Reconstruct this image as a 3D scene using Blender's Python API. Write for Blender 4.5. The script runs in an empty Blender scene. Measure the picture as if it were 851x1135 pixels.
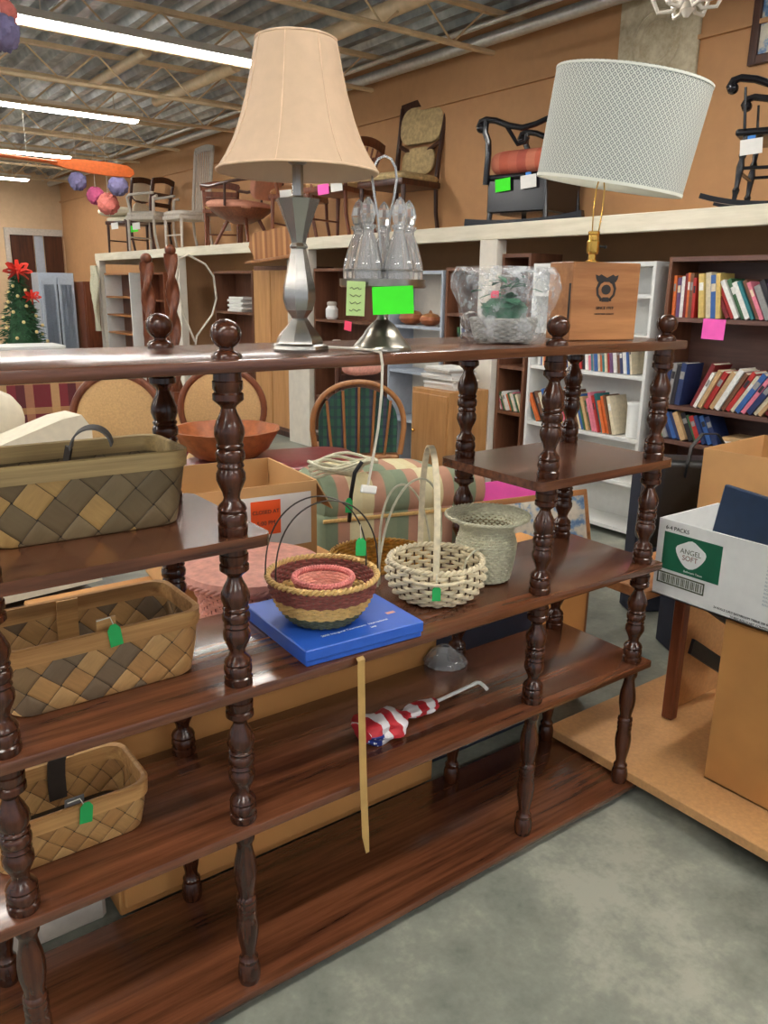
import bpy, bmesh, math, random
from mathutils import Vector, Matrix, Euler
PI = math.pi
COL = bpy.context.scene.collection
R = math.radians

# ------------------------------------------------------------------ materials
def srgb(r, g, b):
    def c(v):
        v /= 255.0
        return v/12.92 if v <= 0.04045 else ((v+0.055)/1.055)**2.4
    return (c(r), c(g), c(b), 1)

class NT:
    """small node helper"""
    def __init__(s, name):
        s.m = bpy.data.materials.new(name); s.m.use_nodes = True
        s.t = s.m.node_tree; s.b = s.t.nodes['Principled BSDF']
    def n(s, typ, **kw):
        nd = s.t.nodes.new(typ)
        for k, v in kw.items():
            if hasattr(nd, k): setattr(nd, k, v)
        return nd
    def l(s, a, b): s.t.links.new(a, b)
    def val(s, sock, v):
        if isinstance(v, (int, float, tuple, list)): sock.default_value = v
        else: s.l(v, sock)
    def math(s, op, a, b=0.0, c=0.0):
        nd = s.n('ShaderNodeMath', operation=op)
        s.val(nd.inputs[0], a); s.val(nd.inputs[1], b)
        if op in ('MULTIPLY_ADD',): s.val(nd.inputs[2], c)
        return nd.outputs[0]
    def mix(s, f, a, b):
        nd = s.n('ShaderNodeMix'); nd.data_type = 'RGBA'
        s.val(nd.inputs[0], f); s.val(nd.inputs[6], a); s.val(nd.inputs[7], b)
        return nd.outputs[2]
    def coord(s, kind='Object', scale=(1, 1, 1), loc=(0, 0, 0)):
        tc = s.n('ShaderNodeTexCoord'); mp = s.n('ShaderNodeMapping')
        mp.inputs['Scale'].default_value = scale; mp.inputs['Location'].default_value = loc
        s.l(tc.outputs[kind], mp.inputs[0]); return mp.outputs[0]
    def noise(s, vec, scale=5, detail=3, rough=.5):
        nd = s.n('ShaderNodeTexNoise'); s.l(vec, nd.inputs['Vector'])
        nd.inputs['Scale'].default_value = scale; nd.inputs['Detail'].default_value = detail
        nd.inputs['Roughness'].default_value = rough
        return nd.outputs[0]
    def ramp(s, f, stops):
        nd = s.n('ShaderNodeValToRGB'); s.l(f, nd.inputs[0])
        e = nd.color_ramp.elements
        e[0].position, e[0].color = stops[0]; e[1].position, e[1].color = stops[-1]
        for p, c in stops[1:-1]:
            x = e.new(p); x.color = c
        return nd.outputs[0]
    def bump(s, h, strength=.5, dist=.01):
        nd = s.n('ShaderNodeBump'); nd.inputs['Strength'].default_value = strength
        nd.inputs['Distance'].default_value = dist; s.l(h, nd.inputs['Height'])
        s.l(nd.outputs[0], s.b.inputs['Normal'])
    def set(s, **kw):
        for k, v in kw.items(): s.val(s.b.inputs[k.replace('_', ' ')], v)
        return s.m

def plain(name, c, rough=.5, metal=0, var=.12, scale=30, bump=0, **kw):
    n = NT(name); v = n.coord()
    f = n.noise(v, scale, 3)
    a = tuple(x*(1-var) for x in c[:3])+(1,); b = tuple(min(1, x*(1+var)) for x in c[:3])+(1,)
    n.set(Base_Color=n.ramp(f, [(.3, a), (.7, b)]), Roughness=rough, Metallic=metal)
    if bump: n.bump(f, bump, .003)
    for k, x in kw.items(): n.val(n.b.inputs[k.replace('_', ' ')], x)
    return n.m

def wood(name, c0, c1, rough=.35, axis='X', fine=26, coat=0, kind='Object', bump=.08):
    n = NT(name)
    sc = {'X': (1.6, fine, fine), 'Y': (fine, 1.6, fine), 'Z': (fine, fine, 1.6)}[axis]
    v = n.coord(kind, sc)
    f = n.noise(v, 1.6, 6, .62)
    v2 = n.coord(kind, tuple(x*.28 for x in sc)); g = n.noise(v2, 1.3, 3)
    h = n.math('MULTIPLY_ADD', f, .65, n.math('MULTIPLY', g, .35))
    n.set(Base_Color=n.ramp(h, [(.36, c0), (.5, tuple((a+b)/2 for a, b in zip(c0, c1))), (.64, c1)]),
          Roughness=rough, Coat_Weight=coat, Coat_Roughness=.15)
    if bump: n.bump(f, bump, .002)
    return n.m

def splint(name, cols, w=.03, rough=.6):
    """diagonally plaited flat splints: uv in metres"""
    n = NT(name)
    tc = n.n('ShaderNodeTexCoord'); sp = n.n('ShaderNodeSeparateXYZ'); n.l(tc.outputs['UV'], sp.inputs[0])
    u, v = sp.outputs[0], sp.outputs[1]
    k = 1/(w*1.41421)
    a = n.math('MULTIPLY', n.math('ADD', u, v), k); b = n.math('MULTIPLY', n.math('SUBTRACT', u, v), k)
    fa, fb = n.math('FLOOR', a), n.math('FLOOR', b)
    par = n.math('ABSOLUTE', n.math('MODULO', n.math('ADD', fa, fb), 2))
    par = n.math('GREATER_THAN', par, .5)
    w1 = n.n('ShaderNodeTexWhiteNoise'); w1.noise_dimensions = '1D'; n.l(n.math('ADD', fa, 3.7), w1.inputs['W'])
    w2 = n.n('ShaderNodeTexWhiteNoise'); w2.noise_dimensions = '1D'; n.l(n.math('ADD', fb, 91.3), w2.inputs['W'])
    def mixf(f, x, y): return n.math('ADD', n.math('MULTIPLY', x, n.math('SUBTRACT', 1.0, f)), n.math('MULTIPLY', y, f))
    rnd = mixf(par, w1.outputs[0], w2.outputs[0])
    ra, rb = n.math('FRACT', a), n.math('FRACT', b)
    def prof(x): return n.math('SUBTRACT', 1.0, n.math('POWER', n.math('ABSOLUTE', n.math('MULTIPLY_ADD', x, 2.0, -1.0)), 6.0))
    along = mixf(par, rb, ra); across = mixf(par, ra, rb)
    h = n.math('MULTIPLY', prof(across), n.math('MULTIPLY_ADD', prof(along), .5, .5))
    st = [(i/(len(cols)-1) if len(cols) > 1 else 0, c) for i, c in enumerate(cols)]
    nd = n.n('ShaderNodeValToRGB'); n.l(rnd, nd.inputs[0]); nd.color_ramp.interpolation = 'CONSTANT'
    e = nd.color_ramp.elements; e[0].position = 0; e[0].color = cols[0]; e[1].position = 1/len(cols); e[1].color = cols[1]
    for i in range(2, len(cols)):
        x = e.new(i/len(cols)); x.color = cols[i]
    cv = n.n('ShaderNodeCombineXYZ'); n.l(n.math('MULTIPLY', across, 8.0), cv.inputs[0]); n.l(n.math('MULTIPLY', along, 1.2), cv.inputs[1]); n.l(n.math('MULTIPLY', rnd, 50.), cv.inputs[2])
    g = n.noise(cv.outputs[0], 1.2, 4)
    c = n.mix(n.math('MULTIPLY', g, .45), nd.outputs[0], (.12, .07, .03, 1))
    # small gaps where four splints meet
    c = n.mix(n.math('LESS_THAN', h, .22), c, (.03, .02, .012, 1))
    n.set(Base_Color=c, Roughness=rough); n.bump(h, .9, .003)
    return n.m

def stripes(name, cols, axis=0, width=.05, rough=.8, kind='Object', bump=0, cross=None):
    n = NT(name)
    tc = n.n('ShaderNodeTexCoord'); sp = n.n('ShaderNodeSeparateXYZ'); n.l(tc.outputs[kind], sp.inputs[0])
    t = n.math('FRACT', n.math('MULTIPLY', n.math('ADD', sp.outputs[axis], 10.0), 1/(width*len(cols))))
    nd = n.n('ShaderNodeValToRGB'); n.l(t, nd.inputs[0]); nd.color_ramp.interpolation = 'CONSTANT'
    e = nd.color_ramp.elements; e[0].position = 0; e[0].color = cols[0]; e[1].position = 1/len(cols); e[1].color = cols[1]
    for i in range(2, len(cols)):
        x = e.new(i/len(cols)); x.color = cols[i]
    c = nd.outputs[0]
    if cross:
        t2 = n.math('FRACT', n.math('MULTIPLY', n.math('ADD', sp.outputs[cross[0]], 10.0), 1/cross[1]))
        c = n.mix(n.math('MULTIPLY', n.math('LESS_THAN', t2, cross[2]), .6), c, cross[3])
    f = n.noise(n.coord(kind), 60, 3)
    n.set(Base_Color=n.mix(n.math('MULTIPLY', f, .25), c, (.1, .09, .07, 1)), Roughness=rough)
    return n.m

def emis(name, c, s):
    n = NT(name); n.set(Base_Color=(.9, .9, .9, 1), Emission_Color=c, Emission_Strength=s); return n.m

def glass(name, c=(1, 1, 1, 1), rough=.03):
    n = NT(name); n.set(Base_Color=c, Roughness=rough, Transmission_Weight=1.0, IOR=1.45); return n.m

M = {}
M['board'] = wood('shelf_board_wood', srgb(56, 28, 17), srgb(116, 69, 44), .26, 'X', 30, .5)
M['board'].node_tree.nodes['Principled BSDF'].inputs['Specular IOR Level'].default_value = .4
M['board_cap'] = M['board']
M['post'] = wood('turned_post_wood', srgb(38, 17, 10), srgb(80, 42, 24), .22, 'Z', 40, .25, bump=.02)
M['post'].node_tree.nodes['Principled BSDF'].inputs['Specular IOR Level'].default_value = .35
M['darkwood'] = wood('dark_wood', srgb(48, 24, 16), srgb(84, 46, 28), .35, 'Z', 25)
M['redwood'] = wood('reddish_wood', srgb(88, 42, 24), srgb(134, 76, 48), .35, 'Z', 25)
M['oak'] = wood('oak_wood', srgb(140, 88, 48), srgb(176, 120, 72), .4, 'Z', 20)
M['oakx'] = wood('oak_wood_lying', srgb(140, 88, 48), srgb(186, 130, 80), .4, 'X', 20)
M['case_brown'] = wood('brown_bookcase_wood', srgb(92, 56, 38), srgb(122, 78, 54), .45, 'Z', 18)
M['case_dark'] = wood('dark_bookcase_wood', srgb(86, 58, 50), srgb(112, 78, 66), .45, 'Y', 18)
M['case_tan'] = wood('tan_cabinet_wood', srgb(168, 118, 68), srgb(196, 146, 92), .45, 'Z', 14)
M['black_lacquer'] = plain('black_lacquer', srgb(22, 20, 24), .18, var=.1)
M['white_paint'] = plain('white_painted_wood', srgb(222, 214, 200), .5, var=.06, scale=12)
M['white_case'] = plain('white_bookcase_laminate', srgb(226, 226, 222), .4, var=.03)
M['cream_wood'] = wood('cream_plywood_edge', srgb(205, 196, 172), srgb(232, 224, 204), .6, 'Y', 14)
M['white'] = plain('white_surface', srgb(235, 235, 232), .5, var=.03)
M['grey_white'] = plain('weathered_white_wood', srgb(190, 180, 168), .6, var=.1)
M['black'] = plain('black_plastic', srgb(18, 18, 20), .4, var=.1)
M['navy'] = plain('navy_cloth', srgb(26, 32, 50), .7, var=.12)
M['navy_board'] = plain('navy_cover', srgb(28, 48, 74), .45, var=.08)
M['silver'] = plain('brushed_steel', srgb(176, 172, 166), .26, 1.0, var=.08, scale=20)
M['tarnish'] = plain('tarnished_silver', srgb(150, 146, 136), .28, 1.0, var=.3, scale=25)
M['brass'] = plain('polished_brass', srgb(214, 168, 84), .22, 1.0, var=.05)
M['wire'] = plain('dark_wire', srgb(62, 56, 50), .4, .3)
M['cord'] = plain('clear_white_cord', srgb(214, 206, 190), .4)
M['green_tag'] = plain('green_price_tag', srgb(34, 176, 90), .6, var=.06)
M['neon_green'] = plain('neon_green_card', srgb(60, 240, 30), .6, var=.03)
M['pale_note'] = plain('pale_green_note', srgb(186, 214, 140), .7, var=.05)
M['pink_note'] = plain('pink_note_paper', srgb(248, 96, 190), .6, var=.03)
M['hotpink'] = plain('hot_pink_note', srgb(250, 70, 110), .6, var=.03)
M['orange_note'] = plain('orange_sign_card', srgb(250, 96, 30), .6, var=.03)
M['ink'] = plain('black_ink', srgb(38, 32, 30), .6, var=.05)
M['tape'] = plain('blue_tape', srgb(60, 130, 210), .5)
M['paper'] = plain('white_paper', srgb(232, 230, 224), .7, var=.03)
M['string'] = plain('white_string', srgb(225, 220, 205), .8)
M['blue_box'] = plain('bright_blue_card', srgb(38, 88, 186), .42, var=.05)
M['cardboard'] = plain('brown_cardboard', srgb(192, 148, 96), .8, var=.07, scale=8, bump=.05)
M['cardboard_dark'] = plain('old_brown_cardboard', srgb(184, 130, 72), .8, var=.1, scale=6, bump=.05)
M['chipboard'] = plain('particle_board', srgb(200, 152, 100), .55, var=.09, scale=90)
M['rim_tan'] = wood('tan_splint_band', srgb(160, 112, 62), srgb(206, 160, 100), .6, 'X', 60)
M['rim_grey'] = wood('weathered_splint_band', srgb(158, 134, 90), srgb(204, 176, 120), .6, 'X', 60)
M['handle_grey'] = plain('grey_splint_handle', srgb(96, 92, 90), .6, var=.2)
M['handle_dark'] = plain('dark_splint_handle', srgb(58, 50, 44), .6, var=.2)
M['splint_a'] = splint('weathered_plaited_splint', [srgb(128, 110, 78), srgb(118, 102, 72), srgb(138, 120, 86), srgb(122, 106, 76), srgb(130, 112, 80), srgb(120, 102, 72), srgb(142, 124, 90), srgb(200, 162, 98), srgb(124, 108, 76), srgb(134, 116, 84)], .05)
M['splint_b'] = splint('tan_plaited_splint', [srgb(196, 150, 92), srgb(182, 134, 78), srgb(128, 108, 84), srgb(206, 162, 104), srgb(152, 122, 84), srgb(190, 142, 86)], .042)
M['splint_c'] = splint('light_plaited_splint', [srgb(200, 154, 94), srgb(188, 140, 82), srgb(208, 164, 104), srgb(180, 132, 78)], .034)
M['w_maroon'] = plain('maroon_wicker', srgb(126, 66, 58), .6, var=.25, scale=80)
M['w_straw'] = plain('straw_wicker', srgb(206, 168, 104), .6, var=.18, scale=80)
M['w_green'] = plain('dark_green_wicker', srgb(84, 88, 66), .6, var=.35, scale=90)
M['w_pink'] = plain('pink_wicker', srgb(206, 118, 112), .6, var=.2, scale=60)
M['w_palepink'] = plain('pale_pink_wicker', srgb(222, 158, 142), .65, var=.15, scale=60)
M['w_white'] = plain('cream_wicker', srgb(214, 200, 168), .6, var=.16, scale=60)
M['w_grey'] = plain('pale_grey_green_wicker', srgb(196, 192, 166), .6, var=.12, scale=70)
M['w_dark'] = plain('dark_brown_stakes', srgb(84, 62, 42), .7)
M['bell_shade'] = plain('tan_fabric_shade', srgb(208, 178, 148), .8, var=.04, scale=40, Transmission_Weight=0)
M['bell_trim'] = plain('shade_piping', srgb(226, 196, 164), .8)
M['shade_white'] = plain('shade_lining', srgb(232, 232, 220), .8, var=.03)
M['shade_in'] = plain('bell_shade_lining', srgb(224, 200, 170), .8, var=.03)
M['ribbon'] = plain('gold_ribbon', srgb(176, 142, 84), .5, var=.08)
M['leaf'] = plain('green_leaves', srgb(36, 96, 66), .6, var=.3, scale=30)
M['upho_tan'] = plain('tan_upholstery', srgb(196, 158, 108), .8, var=.12, scale=120)
M['upho_floral'] = plain('faded_floral_upholstery', srgb(188, 164, 118), .85, var=.22, scale=35)
M['upho_pink'] = plain('dusty_pink_upholstery', srgb(196, 136, 112), .8, var=.08)
M['upho_cream'] = plain('cream_upholstery', srgb(228, 218, 196), .8, var=.05)
M['upho_red'] = stripes('red_patchwork_upholstery', [srgb(196, 96, 70), srgb(206, 120, 92), srgb(180, 84, 66), srgb(200, 104, 80)], 0, .07)
M['burgundy'] = plain('burgundy_leather', srgb(112, 42, 44), .35, var=.12)
M['bowl_wood'] = plain('reddish_brown_bowl', srgb(158, 88, 46), .45, var=.25, scale=25)
M['plaid'] = stripes('red_plaid_fabric', [srgb(124, 34, 46), srgb(124, 34, 46), srgb(200, 160, 110), srgb(134, 40, 52), srgb(96, 30, 40), srgb(176, 120, 90)], 0, .055, cross=(2, .2, .22, srgb(206, 168, 110)))
M['stripe_green'] = stripes('green_cream_stripe_fabric', [srgb(126, 138, 110), srgb(116, 130, 104), srgb(176, 128, 104), srgb(212, 202, 160), srgb(208, 194, 150), srgb(176, 128, 104)], 0, .05)
M['green_pad'] = stripes('dark_green_pad', [srgb(26, 84, 62), srgb(18, 60, 52), srgb(34, 92, 66), srgb(60, 60, 80)], 0, .02, cross=(2, .06, .3, srgb(20, 40, 60)))
M['magenta'] = plain('magenta_tissue', srgb(178, 76, 116), .8, var=.2)
M['purple'] = plain('purple_tissue', srgb(110, 104, 140), .8, var=.2)
M['coral'] = plain('coral_tissue', srgb(200, 110, 100), .8, var=.2)
M['orange'] = plain('orange_varnish', srgb(214, 104, 44), .35, var=.12)
M['pine'] = plain('green_tree_needles', srgb(44, 84, 52), .8, var=.4, scale=20)
M['redbow'] = plain('red_ribbon', srgb(214, 50, 34), .5, var=.15)
M['gold_ball'] = plain('gold_bauble', srgb(238, 214, 150), .3, var=.05)
M['steel_case'] = plain('pale_grey_cabinet', srgb(168, 176, 188), .4, var=.06)
M['gold_weave'] = plain('golden_wicker', srgb(196, 148, 62), .6, var=.3, scale=70)
M['clear'] = glass('clear_glass', (1, 1, 1, 1), .05)
M['clear'].node_tree.nodes['Principled BSDF'].inputs['Transmission Weight'].default_value = .84
M['pane'] = glass('window_glass', (.92, .96, 1, 1), .02)
M['tube'] = emis('lit_fluorescent_tube', (1, .985, .95, 1), 36)
M['fixture'] = plain('white_enamel_fixture', srgb(222, 214, 200), .4, var=.03)
M['joist'] = plain('cream_painted_steel', srgb(212, 186, 148), .5, var=.1, scale=14)
M['pipe'] = plain('galvanised_pipe', srgb(200, 198, 192), .35, .6, var=.1)
M['page'] = plain('book_pages', srgb(226, 218, 196), .8, var=.05)

def m_wall(name, c):
    n = NT(name); v = n.coord()
    a = n.noise(v, .8, 3); b = n.noise(v, 14, 4)
    h = n.math('MULTIPLY_ADD', a, .7, n.math('MULTIPLY', b, .3))
    n.set(Base_Color=n.ramp(h, [(.3, tuple(x*.86 for x in c[:3])+(1,)), (.7, tuple(x*1.1 for x in c[:3])+(1,))]), Roughness=.75)
    n.bump(b, .1, .004); return n.m
M['wall'] = m_wall('tan_wallboard', srgb(194, 146, 100))
M['wall2'] = m_wall('beige_wallboard', srgb(206, 176, 140))
def m_floor():
    n = NT('polished_concrete'); v = n.coord()
    a = n.noise(v, 1.1, 5, .6); b = n.noise(v, 7, 6, .65); c = n.noise(v, 60, 3)
    h = n.math('MULTIPLY_ADD', a, .55, n.math('MULTIPLY_ADD', b, .35, n.math('MULTIPLY', c, .1)))
    n.set(Base_Color=n.ramp(h, [(.38, srgb(98, 102, 94)), (.47, srgb(128, 132, 122)), (.54, srgb(144, 147, 135)), (.62, srgb(172, 173, 158))]),
          Roughness=n.math('MULTIPLY_ADD', b, .35, .25))
    n.bump(b, .06, .003); return n.m
M['floor'] = m_floor()
def m_ceil():
    n = NT('galvanised_roof_deck'); v = n.coord('Object', (1, .12, 1))
    a = n.noise(v, 3.2, 4, .6); b = n.noise(n.coord(), 9, 3)
    h = n.math('MULTIPLY_ADD', a, .7, n.math('MULTIPLY', b, .3))
    n.set(Base_Color=n.ramp(h, [(.35, srgb(120, 130, 138)), (.5, srgb(172, 180, 184)), (.62, srgb(228, 232, 232))]), Roughness=.35, Metallic=.45)
    return n.m
M['ceiling'] = m_ceil()
def m_drum():
    n = NT('patterned_drum_fabric')
    tc = n.n('ShaderNodeTexCoord'); sp = n.n('ShaderNodeSeparateXYZ'); n.l(tc.outputs['UV'], sp.inputs[0])
    k = 1/.0105
    a = n.math('MULTIPLY', n.math('ADD', sp.outputs[0], sp.outputs[1]), k*.7071); b = n.math('MULTIPLY', n.math('SUBTRACT', sp.outputs[0], sp.outputs[1]), k*.7071)
    da = n.math('ABSOLUTE', n.math('SUBTRACT', n.math('FRACT', a), .5)); db = n.math('ABSOLUTE', n.math('SUBTRACT', n.math('FRACT', b), .5))
    d = n.math('MAXIMUM', da, db)
    line = n.math('GREATER_THAN', n.math('ABSOLUTE', n.math('SUBTRACT', d, .27)), .085)
    n.set(Base_Color=n.mix(line, srgb(120, 126, 126), srgb(214, 216, 206)), Roughness=.8)
    return n.m
M['drum'] = m_drum()
def m_flag():
    n = NT('flag_cloth')
    tc = n.n('ShaderNodeTexCoord'); sp = n.n('ShaderNodeSeparateXYZ'); n.l(tc.outputs['UV'], sp.inputs[0])
    wob = n.math('MULTIPLY_ADD', n.noise(n.coord('UV', (2, 2, 2)), 1.3, 2), .9, -.45)
    t = n.math('FRACT', n.math('ADD', n.math('MULTIPLY', sp.outputs[0], 4.2), wob))
    c = n.mix(n.math('GREATER_THAN', t, .5), srgb(178, 30, 42), srgb(226, 222, 224))
    can = n.math('MULTIPLY', n.math('LESS_THAN', sp.outputs[0], .13), n.math('GREATER_THAN', sp.outputs[1], .45))
    vo = n.n('ShaderNodeTexVoronoi'); vo.inputs['Scale'].default_value = 26; n.l(n.coord('UV', (1, .6, 1)), vo.inputs['Vector'])
    blue = n.mix(n.math('LESS_THAN', vo.outputs['Distance'], .25), srgb(28, 48, 128), srgb(235, 235, 240))
    n.set(Base_Color=n.mix(can, c, blue), Roughness=.6); return n.m
M['flag'] = m_flag()
def m_cello():
    n = NT('crinkled_cellophane')
    v = n.coord(); f = n.noise(v, 26, 3, .6)
    n.set(Base_Color=(.93, .95, .97, 1), Roughness=.12, Alpha=n.ramp(f, [(.44, (.07,)*3+(1,)), (.68, (.45,)*3+(1,))]), Specular_IOR_Level=.9)
    n.bump(f, .9, .02); return n.m
M['cello'] = m_cello()
def m_pic():
    n = NT('blue_white_picture'); v = n.coord('Object', (1, 1, 1)); f = n.noise(v, 11, 4, .6)
    n.set(Base_Color=n.ramp(f, [(.36, srgb(60, 96, 150)), (.46, srgb(120, 150, 184)), (.52, srgb(206, 200, 184)), (.62, srgb(222, 214, 196))]), Roughness=.4)
    return n.m
M['pic'] = m_pic()
def m_relief():
    n = NT('pale_plaster_panel'); tc = n.n('ShaderNodeTexCoord'); f = n.noise(n.coord(), 14, 5, .7)
    n.set(Base_Color=n.ramp(f, [(.35, srgb(184, 168, 136)), (.65, srgb(216, 206, 178))]), Roughness=.8); n.bump(f, .3, .01); return n.m
M['relief'] = m_relief()

# ------------------------------------------------------------------ mesh builder
class B:
    def __init__(s): s.bm = bmesh.new(); s.uv = None; s.mi = 0
    def uvl(s):
        if s.uv is None: s.uv = s.bm.loops.layers.uv.new('UVMap')
        return s.uv
    def box(s, c, d, rot=None, bev=0, seg=1):
        M4 = Matrix.Translation(c)
        if rot is not None: M4 = M4 @ (rot.to_4x4() if isinstance(rot, Matrix) else Euler(rot).to_matrix().to_4x4())
        r = bmesh.ops.create_cube(s.bm, size=1, matrix=M4 @ Matrix.Diagonal((d[0], d[1], d[2], 1)))
        vs = set(r['verts'])
        fs = {f for v in vs for f in v.link_faces}
        for f in fs: f.material_index = s.mi
        if bev > 0:
            es = list({e for v in vs for e in v.link_edges})
            bmesh.ops.bevel(s.bm, geom=es, offset=min(bev, min(d)*.45), segments=seg, profile=.5, affect='EDGES')
        return s
    def span(s, a, b, bev=0, seg=1):
        c = [(x+y)/2 for x, y in zip(a, b)]; d = [abs(y-x) for x, y in zip(a, b)]
        return s.box(c, d, None, bev, seg)
    def rings(s, loops, close=True, cap0=True, cap1=True, uvs=None):
        V = [[s.bm.verts.new(p) for p in lp] for lp in loops]
        n = len(loops[0]); fs = []
        for i in range(len(V)-1):
            for j in range(n if close else n-1):
                k = (j+1) % n
                try: f = s.bm.faces.new((V[i][j], V[i][k], V[i+1][k], V[i+1][j]))
                except ValueError: continue
                f.material_index = s.mi; fs.append(f)
                if uvs:
                    L = s.uvl()
                    q = [(i, j), (i, j+1), (i+1, j+1), (i+1, j)]
                    for lo, (a, b) in zip(f.loops, q): lo[L].uv = uvs(a, b)
        if cap0 and n > 2 and close: s.bm.faces.new(V[0][::-1]).material_index = s.mi
        if cap1 and n > 2 and close: s.bm.faces.new(V[-1]).material_index = s.mi
        return s
    def lathe(s, prof, c=(0, 0, 0), n=24, axis=None, cap=True, uvs=None, wob=None):
        c = Vector(c); q = Matrix.Identity(3) if axis is None else Vector((0, 0, 1)).rotation_difference(Vector(axis)).to_matrix()
        loops = []
        for i, (r, z) in enumerate(prof):
            lp = []
            for k in range(n):
                a = 2*PI*k/n; rr = r*(wob(i, a) if wob else 1)
                lp.append(c + q @ Vector((rr*math.cos(a), rr*math.sin(a), z)))
            loops.append(lp)
        return s.rings(loops, True, cap, cap, uvs)
    def cyl(s, a, b, r0, r1=None, n=12):
        a, b = Vector(a), Vector(b); r1 = r0 if r1 is None else r1
        return s.lathe([(r0, 0), (r1, (b-a).length)], a, n, b-a)
    def tube(s, pts, r, n=8, closed=False):
        pts = [Vector(p) for p in pts]; m = len(pts); loops = []; up = None
        for i, p in enumerate(pts):
            t = (pts[(i+1) % m]-pts[i-1]) if closed else (pts[min(i+1, m-1)]-pts[max(i-1, 0)])
            if t.length < 1e-9: t = Vector((0, 0, 1))
            t.normalize()
            if up is None:
                up = Vector((0, 0, 1)) if abs(t.z) < .9 else Vector((1, 0, 0))
            up = (up - t*up.dot(t));
            if up.length < 1e-6: up = t.orthogonal()
            up.normalize(); sd = t.cross(up)
            rr = r(i/(m-1)) if callable(r) else r
            loops.append([p + up*rr*math.cos(2*PI*k/n) + sd*rr*math.sin(2*PI*k/n) for k in range(n)])
        if closed: loops.append(loops[0]); return s.rings(loops, True, False, False)
        return s.rings(loops)
    def strip(s, pts, w, t, wdir):
        """flat band: thickness t, width w along wdir"""
        pts = [Vector(p) for p in pts]; wd = Vector(wdir).normalized(); loops = []
        for i, p in enumerate(pts):
            tg = (pts[min(i+1, len(pts)-1)]-pts[max(i-1, 0)]).normalized(); nn = tg.cross(wd).normalized()
            ww = w(i/(len(pts)-1)) if callable(w) else w
            loops.append([p-wd*ww/2-nn*t/2, p+wd*ww/2-nn*t/2, p+wd*ww/2+nn*t/2, p-wd*ww/2+nn*t/2])
        return s.rings(loops)
    def ball(s, c, r, n=16, m=10, sc=(1, 1, 1), wob=None):
        c = Vector(c); loops = []
        for i in range(1, m):
            p = PI*i/m
            loops.append([c+Vector((math.sin(p)*math.cos(2*PI*k/n)*sc[0], math.sin(p)*math.sin(2*PI*k/n)*sc[1], -math.cos(p)*sc[2]))*r*(wob(p, 2*PI*k/n) if wob else 1) for k in range(n)])
        return s.rings(loops)
    def prism(s, pts, a, b, axis='Y'):
        """2d outline extruded between a and b along axis"""
        def P(p, h):
            return {'Y': (p[0], h, p[1]), 'X': (h, p[0], p[1]), 'Z': (p[0], p[1], h)}[axis]
        return s.rings([[P(p, a) for p in pts], [P(p, b) for p in pts]])
    def cushion(s, c, d, rot=None, puff=.3, n=8):
        """soft pillow: superellipsoid"""
        Q = Matrix.Identity(3) if rot is None else Euler(rot).to_matrix(); c = Vector(c)
        def sg(v, e): return math.copysign(abs(v)**e, v)
        m = 10; nn = 28; loops = []
        for i in range(1, m):
            p = -PI/2+PI*i/m
            loops.append([c+Q @ Vector((sg(math.cos(p), puff+.2)*sg(math.cos(2*PI*k/nn), puff)*d[0]/2, sg(math.cos(p), puff+.2)*sg(math.sin(2*PI*k/nn), puff)*d[1]/2, sg(math.sin(p), .8)*d[2]/2)) for k in range(nn)])
        return s.rings(loops)
    def build(s, name, mats, parent=None, smooth=True, ang=35, **kw):
        bmesh.ops.recalc_face_normals(s.bm, faces=s.bm.faces)
        me = bpy.data.meshes.new(name); s.bm.to_mesh(me); s.bm.free()
        if not isinstance(mats, (list, tuple)): mats = [mats]
        for m in mats: me.materials.append(m)
        if smooth:
            me.shade_smooth(); me.set_sharp_from_angle(angle=R(ang))
        o = bpy.data.objects.new(name, me); COL.objects.link(o)
        if parent: o.parent = parent
        tagp(o, **kw); return o

def tagp(o, label=None, cat=None, group=None, kind=None):
    if label: o['label'] = label
    if cat: o['category'] = cat
    if group: o['group'] = group
    if kind: o['kind'] = kind
    return o
def thing(name, label, cat, loc=(0, 0, 0), rz=0, group=None, rot=None):
    o = bpy.data.objects.new(name, None); COL.objects.link(o); o.empty_display_size = .05
    o.location = loc; o.rotation_euler = rot if rot else (0, 0, rz)
    return tagp(o, label, cat, group)
def copy_tree(o, parent=None):
    c = o.copy(); COL.objects.link(c); c.parent = parent
    for ch in list(o.children): copy_tree(ch, c)
    return c
def textmesh(name, txt, size, mat, parent, loc, rot, depth=.0006, squash=1):
    cu = bpy.data.curves.new(name, 'FONT'); cu.body = txt; cu.size = size; cu.extrude = depth; cu.align_x = 'CENTER'; cu.align_y = 'CENTER'
    t = bpy.data.objects.new(name+'_tmp', cu); COL.objects.link(t)
    bpy.context.view_layer.update()
    me = bpy.data.meshes.new_from_object(t.evaluated_get(bpy.context.evaluated_depsgraph_get()))
    bpy.data.objects.remove(t)
    o = bpy.data.objects.new(name, me); me.materials.clear(); me.materials.append(mat)
    COL.objects.link(o); o.parent = parent; o.location = loc; o.rotation_euler = rot; o.scale = (squash, 1, 1)
    return o
def arc(c, r, a0, a1, n, plane='XZ', sy=1.0):
    out = []
    for i in range(n+1):
        a = R(a0+(a1-a0)*i/n); u, v = r*math.cos(a), r*sy*math.sin(a)
        out.append({'XZ': (c[0]+u, c[1], c[2]+v), 'YZ': (c[0], c[1]+u, c[2]+v), 'XY': (c[0]+u, c[1]+v, c[2])}[plane])
    return out
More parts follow.
